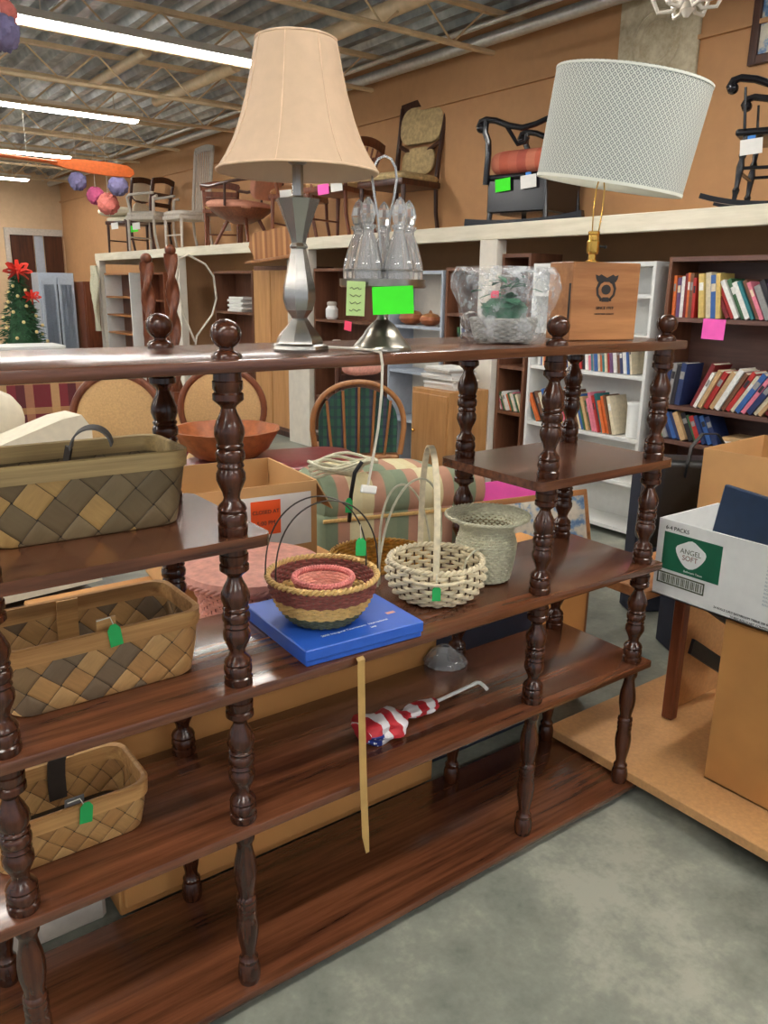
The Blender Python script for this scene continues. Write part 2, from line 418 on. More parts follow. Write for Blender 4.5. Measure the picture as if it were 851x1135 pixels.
def price_tag(parent, loc, rz, mat, s=.03, string=None, tilt=0):
    b = B(); w = s*.55
    b.prism([(-w, -s), (w, -s), (w, s*.55), (w*.4, s), (-w*.4, s), (-w, s*.55)], -.0007, .0007, 'Y')
    o = b.build('price_tag', mat, parent, False, label='green paper price tag'); o.location = loc; o.rotation_euler = (0, tilt, rz)
    if string:
        q = B(); q.tube([Vector(p) for p in string], .0012, 6); q.build('tag_string', M['string'], parent)
    return o

# ------------------------------------------------------------------ camera
f, pt, rl, yw = 891.2353, .2713, .0154, .6428
CAM = Vector((-.1985, -1.2654, 1.4668))
fw = Vector((math.sin(yw)*math.cos(pt), math.cos(yw)*math.cos(pt), -math.sin(pt)))
rr = Vector((math.cos(yw), -math.sin(yw), 0)); uu = rr.cross(fw)
r2 = rr*math.cos(rl)+uu*math.sin(rl); u2 = -rr*math.sin(rl)+uu*math.cos(rl)
cd = bpy.data.cameras.new('camera'); cam = bpy.data.objects.new('camera', cd); COL.objects.link(cam)
cam.matrix_world = Matrix(((r2.x, u2.x, -fw.x, CAM.x), (r2.y, u2.y, -fw.y, CAM.y), (r2.z, u2.z, -fw.z, CAM.z), (0, 0, 0, 1)))
cd.sensor_fit = 'HORIZONTAL'; cd.sensor_width = 36; cd.lens = f/851*36; cd.clip_start = .02; cd.clip_end = 200
bpy.context.scene.camera = cam
def at(px, py, ax, v):
    """a photo pixel seen on the world plane ax = v"""
    d = fw + r2*((px-425.5)/f) - u2*((py-567.5)/f); i = 'xyz'.index(ax)
    return CAM + d*((v-CAM[i])/d[i])

# ------------------------------------------------------------------ room
XW, ZC, XP, ZP = 4.6, 3.42, 3.75, 1.89
YF = 15.6
def struct(name, b, m, smooth=False, parent=None): return b.build(name, m, parent, smooth, kind='structure')
b = B(); b.span((-9, -6, -.1), (XW+.2, YF+.2, 0)); struct('floor', b, M['floor'])
b = B(); b.span((XW, -6, 0), (XW+.15, YF, ZC+.08)); struct('wall_right', b, M['wall'])
b = B(); b.span((-9, YF, 0), (XW, YF+.15, ZC+.08)); struct('wall_far', b, M['wall2'])
b = B(); P = .2; loops = [[], []]
x = -9
while x < XW:
    for dx, dz in ((0, 0), (.07, 0), (.10, .06), (.17, .06)):
        loops[0].append((x+dx, -6, ZC+dz)); loops[1].append((x+dx, YF, ZC+dz))
    x += P
b.rings([[(p[0], p[1], p[2]) for p in loops[0]], loops[1]], close=False)
b.span((-9, -6, ZC+.075), (XW, YF, ZC+.12)); struct('ceiling', b, M['ceiling'])
# bar joists
def joist(i, y, x1=4.3):
    b = B(); z0, z1 = 3.12, 3.38
    b.box((-2.3+x1/2, y, z0), (x1+4.6, .045, .03), None, .006); b.box((-2.2+2.3, y, z1), (9.0, .05, .035))
    x = -4.2; k = 0
    while x < x1-.3:
        b.cyl((x, y, z0 if k % 2 else z1), (x+.3, y, z1 if k % 2 else z0), .008, n=6); x += .3; k += 1
    struct('trim_%d' % i, b, M['joist'], True)
for i, y in enumerate((2.0, 3.5, 5.0, 6.45, 7.55, 9.2, 10.6, 12.0, 13.6)): joist(i+1, y)
b = B(); b.cyl((4.42, -2, 3.27), (4.42, YF, 3.27), .045, n=14); b.cyl((4.3, -2, 3.33), (4.3, YF, 3.33), .02, n=10)
struct('trim_10', b, M['pipe'], True)
b = B(); b.cyl((3.45, 1.5, 3.27), (3.45, 5.2, 3.27), .055, n=14); b.cyl((3.3, 5.6, 3.27), (3.3, 7.4, 3.27), .05, n=14); b.cyl((2.6, 5.8, 3.3), (2.6, 7.2, 3.3), .04, n=12)
struct('trim_11', b, M['joist'], True)
b = B(); b.span((XW-.03, -6, 2.95), (XW, YF, 2.975)); struct('trim_12', b, M['wall'])
# fluorescent fixtures
ORD = ['first', 'second', 'third', 'fourth', 'fifth', 'sixth', 'seventh', 'eighth', 'ninth', 'tenth', 'eleventh', 'twelfth', 'thirteenth', 'fourteenth', 'fifteenth', 'sixteenth', 'seventeenth', 'eighteenth', 'nineteenth', 'twentieth', '21st', '22nd', '23rd', '24th', '25th', '26th', '27th', '28th', '29th', '30th'] + ['31st', '32nd', '33rd'] + ['%dth' % k for k in range(34, 60)]
lamp0 = None
vis = {(2.36, 5.0): 'nearest long fluorescent ceiling light, its lit tubes above the bell shaded lamp',
       (2.2, 7.8): 'second fluorescent ceiling light from the camera, left of the bell shade',
       (2.4, 10.9): 'third fluorescent ceiling light from the camera, above the orange oar',
       (2.6, 14.0): 'farthest fluorescent ceiling light, a short bright patch near the far wall'}
for (x, y) in [(2.36, 5.0), (2.2, 7.8), (2.4, 10.9), (2.6, 14.0), (2.3, 1.9), (2.3, -1.1), (2.3, -4), (-1.2, 4.9), (-1.2, 7.8), (-1.2, 10.9), (-1.2, 1.9), (-1.2, -1.1), (-1.2, -4), (-4.7, 1.9), (-4.7, 5.5), (-4.7, 9.5), (-4.7, -2)]:
    lab = vis.get((x, y), 'fluorescent ceiling light with two lit tubes, out of the picture')
    if lamp0 is None:
        t = lamp0 = thing('fluorescent_light', lab, 'ceiling light', (x, y, 3.14), group='fluorescent ceiling lights')
        q = B(); q.prism([(-.14, .0), (-.1, .06), (.1, .06), (.14, .0), (.12, 0), (.09, .045), (-.09, .045), (-.12, 0)], -1.05, 1.05, 'X')
        q.span((-1.06, -.13, -.0), (-1.05, .13, .06)); q.span((1.05, -.13, -.0), (1.06, .13, .06))
        q.cyl((-.8, 0, .06), (-.8, 0, .26), .006, n=6); q.cyl((.8, 0, .06), (.8, 0, .26), .006, n=6)
        q.build('housing', M['fixture'], t, False)
        for s in (-1, 1):
            q = B(); q.cyl((-1.03, s*.04, .004), (1.03, s*.04, .004), .03, n=14); q.build('tube', M['tube'], t)
    else:
        t = copy_tree(lamp0); t.location = (x, y, 3.14); t['label'] = lab

# ------------------------------------------------------------------ the display shelf
S, D = .41175, .2931
ZS = [.05, .4449, .7442, 1.038, 1.3487]; TH = .022
unit = thing('display_shelf', 'long dark stained wooden display shelf with turned spindle posts on concrete floor', 'shelf unit', (0, 0, 0))
def board(x0, x1, z, m=M['board']):
    b = B(); e = .034
    b.box(((x0+x1)/2, D/2, z-TH/2), (x1-x0, D+2*e, TH), None, .004, 2)
    return b.build('shelf', m, unit)
EX = .05
for z in (ZS[0], ZS[1], ZS[2], ZS[4]): board(-EX, 4*S+EX, z)
# rounded corner end shelves at mid height
def mid_board(x0, x1, z):
    b = B(); e = .034; r = .02; pts = []
    for cx, cy, a in ((x1-r, D+e-r, 0), (x0+r, D+e-r, 90), (x0+r, -e+r, 180), (x1-r, -e+r, 270)):
        for k in range(5): pts.append((cx+r*math.cos(R(a+k*22.5)), cy+r*math.sin(R(a+k*22.5))))
    b.prism(pts, z-TH, z, 'Z'); return b.build('shelf', M['board'], unit)
mid_board(-EX, S+.062, ZS[3]); mid_board(3*S-.06, 4*S+EX, ZS[3])
SEG = [(0, .92), (.05, .93), (.055, .99), (.10, .98), (.115, .9), (.12, .9), (.13, 1), (.165, 1), (.18, .86), (.20, .66), (.215, .6), (.24, .66), (.28, .82), (.33, .98), (.37, 1), (.41, .9), (.425, .86), (.43, .9), (.44, .94), (.455, .9), (.46, .84), (.468, .92), (.49, .98), (.525, .96), (.54, .86), (.55, .88), (.565, .93), (.58, .86), (.59, .88), (.61, .97), (.65, .98), (.69, .85), (.73, .7), (.765, .64), (.785, .7), (.81, .9), (.835, .98), (.85, .93), (.855, .9), (.865, .97), (.905, 1), (.93, .93), (.935, .92), (.945, 1), (.985, 1), (1, .95)]
LOW = [(0, .82), (.05, .86), (.07, .8), (.085, .66), (.11, .62), (.15, .72), (.2, .88), (.26, .96), (.31, .93), (.36, .8), (.40, .68), (.42, .7), (.43, .84), (.45, .88), (.46, .8), (.47, .84), (.49, .88), (.50, .82), (.51, .84), (.53, .86), (.54, .8), (.57, .88), (.62, .95), (.68, .9), (.74, .76), (.79, .62), (.82, .6), (.835, .7), (.845, .82), (.86, .82), (.87, .76), (.885, .86), (.91, .95), (.95, .97), (.985, .92), (1, .85)]
RP = .0262
def postparts():
    b = B()
    for k in range(4):
        z0, z1 = ZS[k], ZS[k+1]-TH
        prof = LOW if k == 0 else SEG
        b.lathe([((1-(1-r)*(1.0 if k == 0 else 1.3))*RP*(.94 if k == 0 else 1.02), z1-(z1-z0)*t) for t, r in prof], (0, 0, 0), 28)
    bb = B(); z = ZS[4]
    bb.lathe([(RP, z), (RP*.98, z+.006), (RP*.8, z+.011), (.012, z+.015), (.012, z+.018), (.0175, z+.022), (.0235, z+.029), (.0262, z+.038), (.0262, z+.045), (.0235, z+.053), (.017, z+.060), (.009, z+.064), (.001, z+.0655)], (0, 0, 0), 28)
    bb.bm.verts.ensure_lookup_table()
    return b, bb
a, bb = postparts()
po = a.build('post', M['post'], unit, ang=38); fi = bb.build('finial', M['post'], po, ang=50)
first = True
for u in (0, 1, 3, 4):
    for v in (0, 1):
        if first: p = po; first = False
        else:
            p = po.copy(); COL.objects.link(p); p.parent = unit
            g = fi.copy(); COL.objects.link(g); g.parent = p
        p.location = (u*S, v*D, 0); p.rotation_euler = (0, 0, u*1.1+v)

# ------------------------------------------------------------------ splint baskets
def rrect(L, W, r, n=6):
    pts = []
    for cx, cy, a in ((L/2-r, W/2-r, 0), (-L/2+r, W/2-r, 90), (-L/2+r, -W/2+r, 180), (L/2-r, -W/2+r, 270)):
        for k in range(n+1): pts.append((cx+r*math.cos(R(a+k*90/n)), cy+r*math.sin(R(a+k*90/n))))
    # subdivide long straight runs
    out = []
    for i, p in enumerate(pts):
        q = pts[(i+1) % len(pts)]; d = math.dist(p, q); m = max(1, int(d/.03))
        for j in range(m): out.append((p[0]+(q[0]-p[0])*j/m, p[1]+(q[1]-p[1])*j/m))
    return out
def splint_basket(name, label, loc, rz, L, W, H, weave, rim, handle, taper=.9, hz=.0, seed=0):
    rnd = random.Random(seed)
    t = thing(name, label, 'basket', loc, rz)
    def loop(sx, z, off=0, wv=0):
        base = rrect(L, W, .035)
        return [((x*sx)*(1+off/(L/2)), (y*sx)*(1+off/(W/2)), z+wv*math.sin(i*.35)) for i, (x, y) in enumerate(base)]
    b = B(); base = rrect(L, W, .035); per = [0]
    for i in range(len(base)): per.append(per[-1]+math.dist(base[i], base[(i+1) % len(base)]))
    zs = [0, .004, H*.25, H*.5, H*.75, H]; sc = [taper-.03, taper, taper+.03, taper+.06, taper+(1-taper)*.9, 1]
    out = [loop(s, z) for s, z in zip(sc, zs)]; inn = [loop(s-.022, max(z, .004)) for s, z in zip(sc, zs)][::-1]
    al = out+inn; zz = zs+zs[::-1]
    b.rings(al, True, True, True, uvs=lambda i, j: (per[j]+.013, zz[i]+.31))
    b.build('woven_body', weave, t)
    # rim bands outside and inside
    b = B(); hb = .028
    for off, o2 in ((.0025, .0), (-.0055, -.003)):
        pass
    lo = [loop(.985+0, H-hb, .001), loop(.99, H-hb, .0045), loop(1.0, H+.002, .0045), loop(1.0, H+.004, .0), loop(1, H+.002, -.006), loop(.99, H-hb, -.006), loop(.985, H-hb, -.003)]
    b.rings(lo+[lo[0]], True, False, False); b.build('rim_band', rim, t)
    return t
def flat_arch(t, x, W, z0, z1, w, mat, lean=0, name='handle', bow=1.0, th=.003):
    b = B(); pts = []
    for i in range(25):
        a = PI*i/24; yy = -math.cos(a)*W/2; zz = z0+(z1-z0)*math.sin(a)**bow
        pts.append((x+lean*math.sin(a), yy, zz))
    b.strip(pts, w, th, (1, 0, 0)); return b.build(name, mat, t)
def half_handle(t, x, y, z0, h, w, mat, tilt):
    b = B(); b.strip([(x+tilt[0]*i/8, y+tilt[1]*i/8, z0+h*i/8) for i in range(9)], w, .003, (1, 0, 0)); return b.build('handle', mat, t)

bA = splint_basket('splint_basket', 'weathered grey-brown plaited splint basket on the upper left shelf', (.205, .205, ZS[3]+.001), R(-2), .36, .19, .137, M['splint_a'], M['rim_grey'], None, .9, seed=1)
b = B(); b.strip([(-.0+.035*math.cos(R(180-k*12))+.02, -.045+.0*k, .152+.034*math.sin(R(180-k*12))) for k in range(0, 16)], .045, .003, (.35, .93, 0)); b.build('handle', M['handle_grey'], bA)
b = B(); b.strip([(.0, .035, .02), (-.005, .03, .08), (-.012, .01, .12), (-.015, -.03, .152)], .04, .003, (0, 1, 0)); b.build('handle', M['handle_dark'], bA)
bB = splint_basket('splint_basket', 'tan plaited splint basket with green tag on the shelf below the grey-brown one', (.20, .178, ZS[2]+.001), R(0), .36, .2, .128, M['splint_b'], M['rim_tan'], None, .92, seed=2)
b = B(); b.strip([(-.02, .088, .02), (-.02, .086, .09), (-.018, .083, .132)], .04, .004, (1, 0, 0)); b.build('handle', M['rim_tan'], bB)
b = B(); b.strip([(.0, -.085, .02), (.0, -.088, .09), (.002, -.088, .150)], .034, .004, (1, 0, 0)); b.build('handle', M['rim_tan'], bB)
price_tag(bB, (.01, -.108, .122), 0, M['green_tag'], .021, [(-.018, -.1, .152), (.006, -.1, .154), (.009, -.106, .142)], -.12)
bC = splint_basket('splint_basket', 'small light tan plaited splint basket on the second lowest shelf, far left', (.115, .168, ZS[1]+.001), R(0), .285, .175, .1, M['splint_c'], M['rim_tan'], None, .92, seed=3)
b = B(); b.strip([(.01, .078, .02), (.01, .076, .07), (.012, .072, .105), (.016, .06, .132), (.02, .03, .139)], .034, .004, (1, 0, 0)); b.build('handle', M['handle_dark'], bC)
b = B(); b.strip([(.0, -.07, .02), (.0, -.078, .07), (.004, -.078, .115)], .034, .004, (1, 0, 0)); b.build('handle', M['handle_grey'], bC)
price_tag(bC, (.018, -.096, .088), 0, M['green_tag'], .021, [(-.012, -.092, .117), (.01, -.092, .118), (.014, -.096, .108)], .12)

# small things on the left of the shelves, behind the tan basket
b = B(); b.span((-.045, -.02, 0), (.045, .02, .03), .003); o = b.build('carton', M['paper'], None, False, label='small pale cardboard carton behind the tan splint basket', cat='box'); o.location = (.14, .305, ZS[2]+.001); o.rotation_euler = (0, 0, .1)
b = B(); b.span((-.03, -.015, 0), (.03, .015, .035), .004); o = b.build('jewelry_box', M['black'], None, False, label='small black box with a lid behind the tan splint basket', cat='box'); o.location = (.24, .305, ZS[2]+.001)

# ------------------------------------------------------------------ wicker
def wicker(t, prof, rows, mats, nst=22, amp=.0035, th=.0042, pick=None, name='woven_wall', n=132, stake=None):
    """prof: list of (r,z) from bottom to top; rows of undulating weavers around vertical stakes"""
    def sample(s):
        L = [0]
        for i in range(len(prof)-1): L.append(L[-1]+math.dist(prof[i], prof[i+1]))
        d = s*L[-1]
        for i in range(len(prof)-1):
            if d <= L[i+1]+1e-9:
                k = (d-L[i])/(L[i+1]-L[i]); return tuple(prof[i][m]+(prof[i+1][m]-prof[i][m])*k for m in (0, 1))
        return prof[-1]
    groups = {}
    for i in range(rows):
        m = pick(i/rows) if pick else mats[0]
        groups.setdefault(m.name, (m, B()))
        bb = groups[m.name][1]; r, z = sample((i+.5)/rows); pts = []
        for k in range(n):
            a = 2*PI*k/n; rr = r+amp*math.cos(nst*a/1.0+(i % 2)*PI)
            pts.append((rr*math.cos(a), rr*math.sin(a), z))
        bb.tube(pts, th, 6, closed=True)
    mm = [g[0] for g in groups.values()]
    first = True
    for nm, (m, bb) in groups.items():
        bb.build(name if len(groups) == 1 else 'woven_band', m, t)
    b = B()
    for k in range(nst*2):
        a = PI*k/nst
        b.tube([(sample(s)[0]*math.cos(a), sample(s)[0]*math.sin(a), sample(s)[1]) for s in [j/7 for j in range(8)]], .0022, 5)
    b.lathe([(prof[0][0]*.98, prof[0][1]), (prof[0][0]*.98, prof[0][1]+.004)], (0, 0, 0), 32)
    b.build('stakes', stake or mats[0], t)
def braid(t, r, z, th, mat, name='rim', n=90, tw=30, sy=1):
    b = B()
    for ph in (0, PI):
        pts = []
        for k in range(n*2):
            a = PI*k/n
            pts.append(((r+th*.6*math.cos(tw*a+ph))*math.cos(a), (r+th*.6*math.cos(tw*a+ph))*math.sin(a)*sy, z+th*.6*math.sin(tw*a+ph)))
        b.tube(pts, th*.62, 6, closed=True)
    return b.build(name, mat, t)

# blue flat box
bb_c = Vector((.695, .110, ZS[2]+.001))
t = thing('flat_gift_box', 'bright blue flat cardboard box sticking out over the front edge of the shelf', 'box', bb_c, R(-3))
b = B(); b.span((-.143, -.143, .012), (.143, .143, .036), .002); b.build('lid', M['blue_box'], t, False)
b = B(); b.span((-.140, -.140, 0), (.140, .140, .013), .002); b.build('tray', M['blue_box'], t, False)
textmesh('lettering', '2008 Inaugural Tournament  International', .0098, M['paper'], t, (0, -.095, .0362), (0, 0, R(2)), .0002)
textmesh('lettering', '2008', .0075, M['paper'], t, (.035, -.111, .0362), (0, 0, R(2)), .0002)
b = B(); b.span((-.011, -.005, 0), (.011, .005, .0005)); o = b.build('emblem', M['w_palepink'], t, False); o.location = (.108, -.066, .036); o.rotation_euler = (0, 0, R(3))
# ribbon hanging
b = B(); b.strip([(.664, -.038, .7425), (.663, -.0465, .738), (.662, -.047, .72), (.663, -.05, .6), (.665, -.055, .45), (.668, -.06, .33), (.671, -.064, .287)], lambda s: .019 if s < .95 else .009, .0008, (1, .1, 0))
b.build('ribbon', M['ribbon'], None, label='long gold ribbon hanging down in front of the shelves from under the blue box', cat='ribbon')

# round three colour basket on the blue box
c = Vector((.662, .098, ZS[2]+.0375)); t = thing('wicker_basket', 'round wicker basket banded maroon, straw and green, standing on the blue box', 'basket', c)
wicker(t, [(.066, .004), (.080, .018), (.096, .040), (.108, .068), (.114, .096)], 18, [M['w_straw']], 26, .0024, .0042, pick=lambda s: M['w_green'] if s < .3 else (M['w_straw'] if s < .66 else M['w_maroon']), stake=M['w_green'])
braid(t, .116, .101, .006, M['w_straw'])
for dx in (-.018, .018):
    b = B(); pts = [(-.09, dx*.2-.06, .1)]
    b.tube([(-.109*math.cos(PI*i/30)*(1 if True else 0), dx*1.2+.028*math.cos(PI*i/30), .1+.165*math.sin(PI*i/30)**.8) for i in range(31)], .0018, 6); b.build('wire_handle', M['wire'], t)
price_tag(t, (.085, -.02, .15), R(-35), M['green_tag'], .02, [(.083, -.02, .2), (.085, -.02, .168)])
t = thing('ring_basket', 'small pink rimmed wicker basket nested inside the three colour basket', 'basket', c+Vector((.002, 0, .045)))
wicker(t, [(.048, .004), (.055, .02), (.060, .04)], 6, [M['w_palepink']], 20, .0015, .0034)
braid(t, .062, .047, .006, M['w_pink'])

# cream wicker basket with handle
c = Vector((1.005, .13, ZS[2]+.001)); t = thing('wicker_basket', 'cream wicker basket with tall flat hoop handle and green tag, right of the blue box', 'basket', c, R(-30))
wicker(t, [(.078, .005), (.098, .02), (.112, .045), (.116, .07), (.112, .09)], 9, [M['w_white']], 15, .006, .0052, n=150, stake=M['w_dark'])
braid(t, .112, .096, .0065, M['w_white'], tw=24)
b = B(); b.strip([(-.02-.02*math.cos(PI*i/28)*0-.035*math.sin(PI*i/28)*0+.045*(1-math.sin(PI*i/28))*0, -.114*math.cos(PI*i/28), .085+.285*math.sin(PI*i/28)**.7) for i in range(29)], .014, .004, (1, 0, 0)); b.build('handle', M['w_white'], t)
b = B(); b.tube([(.09*math.cos(R(200+k*9)), -.02+.1*math.sin(R(200+k*9))*1.15, .07+.001*k) for k in range(12)], .004, 6); b.build('side_loop', M['w_white'], t)
price_tag(t, (-.02, -.126, .055), 0, M['green_tag'], .018, [(-.02, -.122, .1), (-.02, -.124, .07)])
# extra thin looped handles standing behind (a wicker hoop bundle)
t = thing('wicker_hoop', 'thin bent wicker hoops rising behind the cream basket', 'basket handle', (1.02, .25, ZS[2]+.001))
for k, (rx, h, tl) in enumerate(((.10, .27, -.03), (.085, .24, .03))):
    b = B(); b.tube([(-rx*math.cos(PI*i/24), tl*math.sin(PI*i/24)+.012*k, .004+h*math.sin(PI*i/24)**.75) for i in range(25)], .0032, 6); b.build('hoop', M['w_grey'], t)
# flared pale basket
c = at(525, 640, 'z', ZS[2]); c = Vector((1.195, .155, ZS[2]+.001)); t = thing('flared_basket', 'pale grey-green wicker basket with wide flared brim, behind the cream basket', 'basket', c)
wicker(t, [(.06, .004), (.066, .03), (.072, .07), (.074, .1), (.066, .125), (.064, .14), (.078, .156), (.096, .164), (.104, .168)], 26, [M['w_grey']], 26, .0024, .0036, n=140)
braid(t, .106, .1695, .004, M['w_grey'])
b = B(); b.lathe([(.058, .004), (.064, .03), (.0695, .07), (.0715, .1), (.0635, .125), (.0615, .14), (.076, .1535), (.094, .1615), (.103, .1655)], n=48, cap=False); b.build('weave_backing', plain('dark_tan_backing', srgb(132, 118, 88), .8), t)  # inner sheet, colour darkened behind the weave so its gaps read
b = B(); b.tube([(-.07+.05*math.cos(R(k*15)), -.05, .06+.045*math.sin(R(k*15))) for k in range(3, 22)], .003, 6); b.build('side_loop', M['w_grey'], t)

# folded flag on second shelf
A = at(404, 826, 'z', ZS[1]+.02); T = at(528, 768, 'z', ZS[1]+.02); A = Vector((.775, .09, ZS[1]+.026)); T = Vector((1.165, .115, ZS[1]+.035))
t = thing('flag_bundle', 'small stars and stripes cloth rolled around a white stick, lying on the shelf', 'flag', (A.x, A.y, ZS[1]), math.atan2(T.y-A.y, T.x-A.x))
b = B(); L = .235; prof = []
NN = 22
loops = []
for i in range(NN+1):
    s = i/NN; r = .012+.034*math.sin(min(1, s*1.6+.12)*PI*.98)**.8*(1-s*.55) + .004*math.sin(s*19)
    if s > .62: r = .014+.006*math.sin((s-.62)/.38*PI)
    lp = []
    for k in range(28):
        a = 2*PI*k/28; q = r*(1+.16*math.sin(3*a+s*9)+.08*math.sin(7*a-s*14))
        lp.append((s*L-.015, q*math.cos(a)*1.25, max(.0015, .026+q*math.sin(a)*.75)))
    loops.append(lp)
b.rings(loops, True, True, True, uvs=lambda i, j: (i/NN, j/28)); b.build('cloth', M['flag'], t)
b = B(); b.cyl((L-.03, 0, .026), (.37, 0, .03), .0045, n=10); b.build('stick', M['white'], t)
b = B(); b.tube([(.355, 0, .03), (.372, 0, .031), (.378, -.006, .031), (.378, -.02, .028), (.376, -.034, .024)], .0048, 8); b.build('hook', M['white'], t)
# dark clear cover behind on the shelf
t = thing('glass_shade', 'small clear ribbed glass dish upside down at the back of the second shelf', 'dish', (1.20, .30, ZS[1]+.001))
b = B(); b.lathe([(.062, 0), (.06, .008), (.045, .03), (.025, .045), (.012, .05), (.01, .046), (.023, .041), (.042, .027), (.057, .006), (.059, 0)], n=32, wob=lambda i, a: 1+.03*math.cos(16*a)); b.build('dish', M['clear'], t)

# ------------------------------------------------------------------ things on the top board
ZT = ZS[4]+.001
# bell lamp
c = Vector((.612, .095, ZT)); t = thing('table_lamp', 'brushed steel table lamp with tan bell shade on the top board', 'lamp', c)
b = B()
b.lathe([(.056, 0), (.057, .004), (.055, .01), (.046, .014), (.044, .022), (.036, .034), (.025, .046), (.018, .056), (.015, .06), (.017, .064), (.026, .075), (.032, .095), (.031, .115), (.024, .145), (.0165, .178), (.0145, .186)], n=8)
b.build('base', M['silver'], t, ang=20)
b = B(); b.lathe([(.0165, .186), (.018, .189), (.0165, .192), (.014, .196), (.017, .21), (.024, .228), (.033, .252), (.040, .268), (.0415, .272), (.02, .275), (.011, .278), (.0105, .30), (.0105, .332)], n=8); b.build('stem', M['silver'], t, ang=20)
b = B(); b.lathe([(.0105, .33), (.017, .334), (.018, .35), (.016, .362), (.01, .37), (.006, .375)], n=20); b.cyl((.016, 0, .352), (.028, -.003, .352), .0025); b.build('socket', M['tarnish'], t)
zb, zt_ = .318, .532
def bell(off=0):
    return [(.148-off, zb), (.1455-off, zb+.004), (.131-off, zb+.025), (.1175-off, zb+.05), (.1035-off, zb+.085), (.0915-off, zb+.125), (.082-off, zb+.165), (.075-off, zb+.20), (.0715-off, zt_)]
b = B(); NS = 48; outp = bell(); inp = bell(.003)[::-1]
def bw(i, a): return 1-.018*abs(math.sin(4*a))**.6
b.lathe(outp, n=96, cap=False, wob=bw); b.build('shade', M['bell_shade'], t)
b = B(); b.lathe(bell(.0025), n=96, cap=False, wob=bw); b.build('shade_lining', M['shade_in'], t)
b = B()
for r, z, q in ((.148, zb, .0022), (.0715, zt_, .0022)):
    b.tube([(r*bw(0, a)*math.cos(a), r*bw(0, a)*math.sin(a), z) for a in [2*PI*k/96 for k in range(96)]], q, 6, closed=True)
for k in range(8):
    a = PI/4*k
    b.tube([((r+.0003)*math.cos(a), (r+.0003)*math.sin(a), z) for r, z in outp], .0011, 5)
b.build('shade_piping', M['bell_trim'], t)
b = B(); b.cyl((-.07, 0, .5), (.07, 0, .5), .0012, n=6); b.cyl((0, -.07, .5), (0, .07, .5), .0012, n=6); b.cyl((0, 0, .37), (0, 0, .515), .002, n=6); b.build('harp', M['silver'], t)
b = B(); b.tube([(.045, -.03, .006), (.075, -.08, .006), (.088, -.118, .005), (.093, -.136, .002), (.094, -.1405, -.02), (.093, -.141, -.07), (.088, -.138, -.14), (.082, -.13, -.20), (.078, -.12, -.255)], .0026, 8); b.build('power_cord', M['cord'], t)
b = B(); b.box((.08, -.12, -.262), (.045, .006, .016), (0, .25, .2), .002); b.build('plug_wrap', M['paper'], t, False)

# cruet stand
c = Vector((.765, .085, ZT)); c = Vector((.768, .040, ZT))
t = thing('cruet_stand', 'tarnished silver cruet stand with tall loop handle on the top board', 'cruet stand', c)
b = B(); b.lathe([(.058, 0), (.058, .004), (.054, .010), (.047, .018), (.04, .026), (.037, .03), (.034, .036), (.024, .048), (.012, .058), (.009, .07), (.012, .10), (.014, .116), (.02, .12)], n=40); b.build('foot', M['tarnish'], t)
b = B(); b.lathe([(.001, .118), (.081, .118), (.084, .121), (.084, .134), (.082, .134), (.081, .123), (.001, .123)], n=48, cap=False)
for k in range(5):
    a = math.atan2(CAM.y-c.y, CAM.x-c.x)+R(180+72*k)
    b.tube([(.050*math.cos(a)+.0275*math.cos(q), .050*math.sin(a)+.0275*math.sin(q), .15) for q in [2*PI*j/24 for j in range(24)]], .0018, 6, closed=True)
b.build('tray', M['tarnish'], t)
b = B()
pts = [(-.006, 0, .12), (-.007, 0, .2), (-.012, 0, .25), (-.019, 0, .285), (-.0235, 0, .315), (-.021, 0, .335), (-.012, 0, .350), (0, 0, .355), (.012, 0, .350), (.021, 0, .335), (.0235, 0, .315), (.019, 0, .285), (.012, 0, .25), (.007, 0, .2), (.006, 0, .12)]
b.strip([(p[0]*.85+0, p[0]*-.5, p[2]) for p in pts], .007, .004, (.5, .85, 0)); b.build('handle', M['silver'], t)
bl0 = None; CA = math.atan2(CAM.y-c.y, CAM.x-c.x)
blabs = {0: 'cut glass bottle at the rear of the cruet stand, behind the handle', 1: 'cut glass bottle at the far left of the cruet stand', 2: 'cut glass bottle with faceted stopper, front left in the cruet stand', 3: 'cut glass bottle with faceted stopper, front right in the cruet stand', 4: 'cut glass bottle at the far right of the cruet stand'}
for k in range(5):
    a = CA+R(180+72*k); px = c+Vector((.050*math.cos(a), .050*math.sin(a), .124))
    if bl0 is None:
        q = bl0 = thing('cruet_bottle', blabs[k], 'bottle', px, group='bottles in the cruet stand')
        g = B(); g.lathe([(.024, 0), (.029, .004), (.029, .026), (.0275, .038), (.023, .055), (.0165, .078), (.011, .092), (.0105, .098), (.0155, .103), (.0155, .107), (.0095, .108), (.0085, .095), (.013, .074), (.018, .054), (.0205, .04), (.023, .008), (.001, .007)], n=20, cap=False, wob=lambda i, a: 1+(.05 if 1 < i < 6 else .02)*math.cos(10*a)); g.build('bottle_body', M['clear'], q, ang=15)
        g = B(); g.lathe([(.0075, .098), (.009, .108), (.012, .112), (.015, .126), (.0125, .14), (.007, .15), (.001, .156)], n=8); g.build('stopper', M['clear'], q, ang=10)
    else:
        q = copy_tree(bl0); q.location = px; q['label'] = blabs[k]
cr = c
dirc = (CAM-c); dirc.z = 0; dirc.normalize(); side = Vector((-dirc.y, dirc.x, 0))   # side: to the right seen from the camera
ang = math.atan2(dirc.y, dirc.x)+PI/2
def card(name, label, cat, p, w, h, mat, rz, tilt=0, rx=0):
    b = B(); b.span((-w/2, -.0006, -h/2), (w/2, .0006, h/2)); o = b.build(name, mat, None, False, label=label, cat=cat); o.location = p; o.rotation_euler = (rx, tilt, rz); return o
rc = ang
